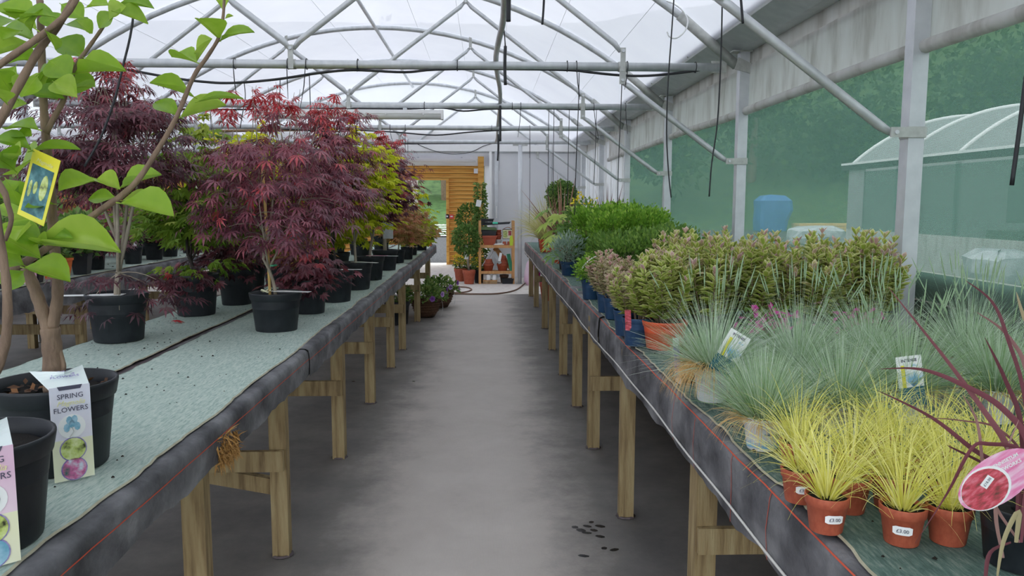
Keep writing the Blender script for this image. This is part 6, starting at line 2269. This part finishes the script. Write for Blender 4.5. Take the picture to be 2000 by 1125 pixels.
# hanging baskets stored on the floor by the left bench end
for k, (px, py, lab) in enumerate([(835, 622, 'wicker hanging basket of petunias at the foot of the left bench'), (862, 603, 'second planted wicker basket just beyond, spilling violet petunias')]):
    p = on(px, py, 0)
    t = thing('hanging_basket', lab, 'basket', (p.x - .03, p.y + .15, .002))
    MB().lathe([(.001, 0), (.12, .01), (.17, .10), (.20, .24), (.215, .25), (.205, .26), (.18, .24)], 22).build('basket', 'wicker', t, True)
    for i in range(6):
        MB().lathe([(.13 + .075 * (i / 5) ** .6 + .006, .04 + i * .036), (.14 + .075 * (i / 5) ** .6 + .006, .052 + i * .036), (.13 + .075 * (i / 5) ** .6 + .006, .064 + i * .036)], 22).build('weave_band', 'wicker', t, True)
    q = MB()
    for a in (0, 2.1, 4.2):
        q = MB().tube(bez((.2 * math.cos(a), .2 * math.sin(a), .25), (.26 * math.cos(a), .26 * math.sin(a), .15), (.20 * math.cos(a), .20 * math.sin(a), .01), 6), .0025, 5)
        q.build('chain', 'galv', t)
    r2 = np.random.default_rng(70 + k)
    n = 650
    u = unit(n)
    u[:, 2] = abs(u[:, 2])
    P = u * np.array([.29, .29, .24]) * r2.uniform(.5, 1, (n, 1)) + np.array([0, 0, .24])
    MB().scatter(LF_OVAL, P, frames(u + r2.normal(0, .5, (n, 3)), unit(n) + np.array([0, 0, .7])), r2.uniform(.04, .07, n), np.clip(r2.normal(.6, .25, n), 0, 1)).build('foliage', 'mid_leaf', t, stuff=True)
    for i in range(4):
        a = -1.2 + i * .55 - k * .3
        d = Vector((math.cos(a), math.sin(a), .25))
        c = Vector((d.x * .28, d.y * .28, .28 + .05 * (i % 3)))
        fl_ = MB()
        v = [(0, 0, .0)]
        for j in range(15):
            b = j * 2 * PI / 15
            r = .042 * (1 if j % 3 else .85)
            v.append((r * math.cos(b), r * math.sin(b), .018))
        fl_.add(v, (), [(0, 1 + j, 1 + (j + 1) % 15) for j in range(15)], np.array([0.0] + [.25 + .7 * (i % 2)] * 15))
        o = fl_.build('flower', 'petal_violet', t)
        o.matrix_basis = plane_M(c, (-d.y, d.x, 0), (0, 0, 1)) 
t = potted('potted_shrub', 'black pot of trailing greenery tucked under the left bench end', 'shrub', (-1.15, 9.9, .004), .17, .30, 'pot_black')
shrub(t, .28, .2, .2, 300, .06, 'mid_leaf', LF_OVAL, 77)

# bags and a pot behind the far legs of the right bench
for k, (x, y, mt, lab) in enumerate([(.95, 14.6, 'paper_pink', 'pink and white compost bag slumped behind the right bench end'), (1.25, 14.9, 'wrap', 'clear compost bag beside the pink one')]):
    t = thing('compost_bag', lab, 'bag', (x, y, .004))
    q = MB()
    r2 = np.random.default_rng(90 + k)
    v = []
    prof = [(.16, 0), (.21, .08), (.20, .25), (.16, .42), (.10, .52), (.02, .55)]
    for r, z in prof:
        for i in range(14):
            a = i * 2 * PI / 14
            v.append((r * math.cos(a) * 1.1 + r2.normal(0, .012), r * math.sin(a) * .8 + r2.normal(0, .012), z + r2.normal(0, .008)))
    q.add(v, [(i * 14 + j, i * 14 + (j + 1) % 14, i * 14 + 14 + (j + 1) % 14, i * 14 + 14 + j) for i in range(5) for j in range(14)])
    q.build('sack', mt, t, True)
    MB().box(-.10, .10, -.185, -.178, .12, .30).build('print_panel', 'paper', t)
t = potted('potted_shrub', 'empty-looking red pot standing under the far right bench end', 'pot', (.99, 12.3, .002), .14, .30, 'pot_terracotta', 'plain')
t['category'] = 'pot'
o = MB().box(-.03, .03, -.004, .004, 0, .45).build('magenta_sign', 'petal_magenta')
o.location = (.84, 12.2, .30)
o.rotation_euler = (0, -.08, 0)
tag(o, 'slim magenta sign board hanging at the far right bench leg', 'sign')

# ================================================================== PIPES, DRIPPERS, CABLES OVERHEAD
def spline(P, k=5):
    P = [np.array(tuple(p), float) for p in P]
    out = []
    for i in range(len(P) - 1):
        p0, p1, p2, p3 = P[max(i - 1, 0)], P[i], P[i + 1], P[min(i + 2, len(P) - 1)]
        for f in np.arange(k) / k:
            out.append(.5 * ((2 * p1) + (-p0 + p2) * f + (2 * p0 - 5 * p1 + 4 * p2 - p3) * f * f + (-p0 + 3 * p1 - 3 * p2 + p3) * f ** 3))
    out.append(P[-1])
    return out


def pipe(label, pts, Yv, r=.010):
    t = thing('irrigation_pipe', label, 'pipe', (0, Yv, 0))
    MB().tube(spline([at(x, y, Yv) - Vector((0, Yv, 0)) for x, y in pts]), r, 7).build('pipe', 'black_plastic', t, True)
    return t


def tie(root, px, Yv, tail, slant=0.0):
    """cable tie looped over the tie bar with its tail hanging"""
    c = at(px, 120, Yv)
    x = c.x
    q = MB()
    q.tube([(x + .002, .041 * math.cos(a), TIE_Z + .041 * math.sin(a)) for a in np.linspace(0, 2 * PI, 14)], .0035, 5)
    q.tube([(x, -.040, TIE_Z - .02), (x + slant * .3, -.038, TIE_Z - tail * .5), (x + slant, -.03, TIE_Z - tail)], [.0035, .004, .002], 5)
    q.build('cable_tie', 'black_plastic', root)


def dripper(root, pts, Yv, r=.0035, name='drip_line', mat='black_plastic'):
    o0 = Vector(root.location)
    MB().tube(spline([at(p[0], p[1], p[2] if len(p) > 2 else Yv) - o0 for p in pts], 4), r, 6).build(name, mat, root, True)


p1 = pipe('black irrigation pipe sagging under the nearest full tie bar', [(205, 128), (330, 151), (400, 160), (455, 162), (540, 155), (620, 143), (690, 137), (790, 141), (850, 136), (980, 134), (1110, 137), (1150, 141), (1210, 147), (1265, 148), (1330, 142), (1400, 132)], TY[1] - .01)
Yq = TY[1] - .02
for px, tl, s in ((459, .30, .02), (563, .27, 0), (599, .34, -.05), (699, .06, 0), (893, .05, 0), (1107, .05, 0), (1125, .26, .03), (1224, .18, -.02), (1357, .05, 0)):
    tie(p1, px, TY[1], tl, s)
dripper(p1, [(477, 163), (479, 190), (474, 220), (469, 250)], Yq)
dripper(p1, [(547, 156), (546, 200), (541, 250)], Yq)
dripper(p1, [(604, 146), (606, 200), (606, 250)], Yq)
dripper(p1, [(1131, 142), (1130, 200), (1126, 300), (1122, 420)], Yq)
dripper(p1, [(1215, 148), (1212, 230), (1208, 320), (1206, 400)], Yq)
p2 = pipe('black irrigation pipe under the second full tie bar', [(120, 214), (300, 213), (440, 214), (620, 213), (780, 213), (862, 211), (905, 217), (960, 213), (1060, 212), (1130, 214), (1200, 212), (1262, 208)], TY[2] - .01, .009)
for px, tl, s in ((250, .3, .02), (330, .34, .02), (410, .30, 0), (828, .05, 0), (1000, .05, 0), (1017, .34, -.03), (1160, .36, .06), (1222, .3, .03)):
    tie(p2, px, TY[2], tl, s)
for x0, x1, b in ((1072, 1070, 425), (1082, 1080, 380), (1112, 1108, 420), (1165, 1160, 360), (325, 340, 270)):
    dripper(p2, [(x0, 214), ((x0 + x1) / 2, 300 if b > 300 else 240), (x1, b)], TY[2] - .02)
p3 = pipe('black irrigation pipe sagging under the third full tie bar', [(520, 250), (640, 257), (700, 255), (770, 258), (850, 264), (920, 258), (1000, 254), (1130, 252)], TY[3] - .01, .010)
for px, tl, s in ((760, .3, .08), (790, .35, 0), (960, .05, 0), (1035, .42, 0)):
    tie(p3, px, TY[3], tl, s)
dripper(p3, [(1035, 256), (1035, 330), (1034, 440)], TY[3] - .02)
p4 = pipe('black irrigation pipe under the fourth full tie bar', [(650, 283), (800, 281), (1000, 280), (1110, 280)], TY[4] - .01, .010)
tie(p4, 795, TY[4], .3)
tie(p4, 975, TY[4], .5)
dripper(p4, [(1079, 281), (1078, 340), (1076, 420)], TY[4] - .02)

cp = thing('conduit_pipe', 'wavy grey conduit running lengthwise over the tie bars in the centre', 'pipe', (0, 0, 0))
MB().tube(spline([at(986, -60, 4.3), at(985, 10, 4.9), at(982, 45, 5.3), at(974, 80, 5.7), at(969, 108, 6.14), at(969, 128, 6.6), at(972, 150, 7.2), at(976, 172, 7.9), at(977, 198, 8.62), at(975, 222, 9.6), at(972, 245, 11.1), at(971, 268, 13.0), at(968, 278, 13.7)]), .022, 9).build('conduit', 'galv', cp, True)
for k, (pts, Yv, r) in enumerate([([(994, -20), (993, 20), (993, 42)], 4.7, .014), ([(984, 52), (987, 90)], 5.45, .004), ([(987, 90), (986, 130), (987, 166)], 5.45, .011), ([(977, 206), (977, 240), (977, 276)], 8.6, .013), ([(973, 262), (973, 290), (972, 314)], 11.1, .012), ([(1063, -10), (1061, 25), (1059, 48)], 4.9, .007)]):
    o = dripper(cp, pts, Yv, r, 'mist_nozzle')
t = thing('hanging_line', 'long black drip line hanging from the roof across the nearest green mesh bay', 'line', (0, 5.6, 0))
dripper(t, [(1318, -30), (1312, 60), (1305, 160), (1302, 260), (1306, 340), (1311, 386)], 5.6, .005)
t = thing('hanging_line', 'long black drip line hanging left of the second wall post', 'line', (0, 5.0, 0))
dripper(t, [(1411, -20), (1409, 80), (1405, 180), (1400, 250), (1390, 320), (1385, 384)], 5.0, .005)
t = thing('hanging_line', 'short black tie end hanging in front of the nearest knee brace', 'line', (0, 3.6, 0))
dripper(t, [(1445, -30), (1448, 10), (1451, 46)], 3.6, .006)
t = thing('hanging_line', 'black tie tail hanging at the right edge of the view', 'line', (0, 2.6, 0))
dripper(t, [(2010, 100), (2000, 180), (1990, 260), (1976, 362)], 2.6, .008)
t = thing('hanging_line', 'slanting black line passing behind the magnolia branches', 'line', (0, 3.2, 0))
dripper(t, [(268, -60), (258, 50), (240, 130), (222, 200), (196, 270), (165, 325)], 3.2, .005)
t = thing('cable_loop', 'small white cable loop hooked on the roof arch', 'loop', (0, 6.1, 0))
dripper(t, [(1302, 2), (1320, 10), (1334, 22), (1343, 40), (1338, 60), (1322, 74), (1308, 72), (1303, 62)], 6.1, .006, 'loop', 'paper')
t = thing('hanging_line', 'thin black cable swagging before the timber wall', 'cable', (0, 16.09, 0))
dripper(t, [(760, 277), (800, 276), (830, 288), (860, 298), (890, 301), (920, 297), (945, 285), (965, 280)], 16.09, .006)
o = MB().beam((-4.4, 13.0, 2.72), (-2.6, 12.6, 2.72), .25, .02).build('roof_plank', 'timber_end')
tag(o, 'weathered grey plank lying across the tie bars at left', 'plank')

# ================================================================== PERSON AT THE LEFT EDGE
def ensure_skin(name, verts, edges, radii, mat, parent, root=0):
    me = bpy.data.meshes.new(name)
    me.from_pydata(verts, edges, [])
    ob = bpy.data.objects.new(name, me)
    COL.objects.link(ob)
    bpy.context.view_layer.objects.active = ob
    ob.select_set(True)
    ob.modifiers.new('skin', 'SKIN')
    if not me.skin_vertices:
        with bpy.context.temp_override(object=ob, active_object=ob):
            bpy.ops.mesh.customdata_skin_add()
    for i, r in enumerate(radii):
        s = me.skin_vertices[0].data[i]
        s.radius = r if isinstance(r, tuple) else (r, r)
        s.use_root = i == root
    sb = ob.modifiers.new('sub', 'SUBSURF')
    sb.levels = sb.render_levels = 2
    bpy.context.view_layer.update()
    m2 = bpy.data.meshes.new_from_object(ob.evaluated_get(bpy.context.evaluated_depsgraph_get()))
    bpy.data.objects.remove(ob)
    m2.materials.clear()
    m2.materials.append(MATS[mat])
    m2.polygons.foreach_set('use_smooth', np.ones(len(m2.polygons), bool))
    return link(name, m2, parent)


pe = thing('person', 'person in a pale blue top and jeans at the left edge, mostly out of view', 'person', (-3.03, 4.55, 0), 1.5)
V_ = [(0, 0, .95), (0, 0, 1.12), (0, 0, 1.32), (0, 0, 1.46), (0, .01, 1.53), (0, .02, 1.60), (0, .015, 1.68), (0, .01, 1.75),
      (.18, 0, 1.42), (.22, -.01, 1.15), (.21, .12, .93), (.20, .17, .86), (-.18, 0, 1.42), (-.22, -.01, 1.15), (-.21, .12, .93), (-.20, .17, .86),
      (.09, 0, .88), (.10, .01, .50), (.10, -.01, .10), (.10, .12, .035), (-.09, 0, .88), (-.10, .01, .50), (-.10, -.01, .10), (-.10, .12, .035)]
E_ = [(0, 1), (1, 2), (2, 3), (3, 4), (4, 5), (5, 6), (6, 7), (3, 8), (8, 9), (9, 10), (10, 11), (3, 12), (12, 13), (13, 14), (14, 15), (0, 16), (16, 17), (17, 18), (18, 19), (0, 20), (20, 21), (21, 22), (22, 23)]
R_ = [(.14, .10), (.13, .095), (.155, .10), (.12, .08), (.05, .05), (.062, .07), (.072, .088), (.05, .06), .055, .042, .032, .028, .055, .042, .032, .028, .085, .058, .042, .035, .085, .058, .042, .035]
ensure_skin('body', V_, E_, R_, 'skin', pe)
tv = [V_[i] for i in (0, 1, 2, 3, 8, 9, 12, 13)]
ensure_skin('shirt', tv, [(0, 1), (1, 2), (2, 3), (3, 4), (4, 5), (3, 6), (6, 7)], [(.165, .125), (.155, .12), (.175, .12), (.13, .095), .068, .058, .068, .058], 'shirt', pe)
jv = [(0, 0, 1.0), V_[0], V_[16], V_[17], (.10, -.01, .09), V_[20], V_[21], (-.10, -.01, .09)]
ensure_skin('jeans', jv, [(0, 1), (1, 2), (2, 3), (3, 4), (1, 5), (5, 6), (6, 7)], [(.155, .115), (.155, .115), .098, .072, .066, .098, .072, .066], 'jeans', pe, 1)
for s in (-1, 1):
    MB().prism([(s * .10 - .045, -.07, 0), (s * .10 + .045, -.07, 0), (s * .10 + .05, .12, 0), (s * .10 + .02, .20, 0), (s * .10 - .02, .20, 0), (s * .10 - .05, .12, 0)], (0, 0, .07)).build('shoe', 'shoe', pe)
    for f in range(5):
        x = s * (.20 + (f - 2) * .016)
        MB().tube([(x, .165, .86), (x, .185, .815), (x, .178, .775 + .006 * abs(f - 2))], [.009, .0085, .006], 6).build('finger', 'skin', pe, True)
MB().lathe([(.001, .115), (.05, .10), (.078, .05), (.086, 0), (.080, -.03)], 18, (0, -.002, 1.68)).build('hair', 'hair', pe, True)
for s in (-1, 1):
    MB().lathe([(.001, .008), (.008, .004), (.009, 0), (.001, -.008)], 8, (s * .028, .098, 1.672)).build('eye', 'ink', pe, True)
MB().prism([(-.012, .095, 1.635), (.012, .095, 1.635), (.004, .095, 1.675), (-.004, .095, 1.675)], (0, .022, 0)).build('nose', 'skin', pe)
MB().box(-.02, .02, .092, .099, 1.612, 1.618).build('mouth', 'photo_pink', pe)
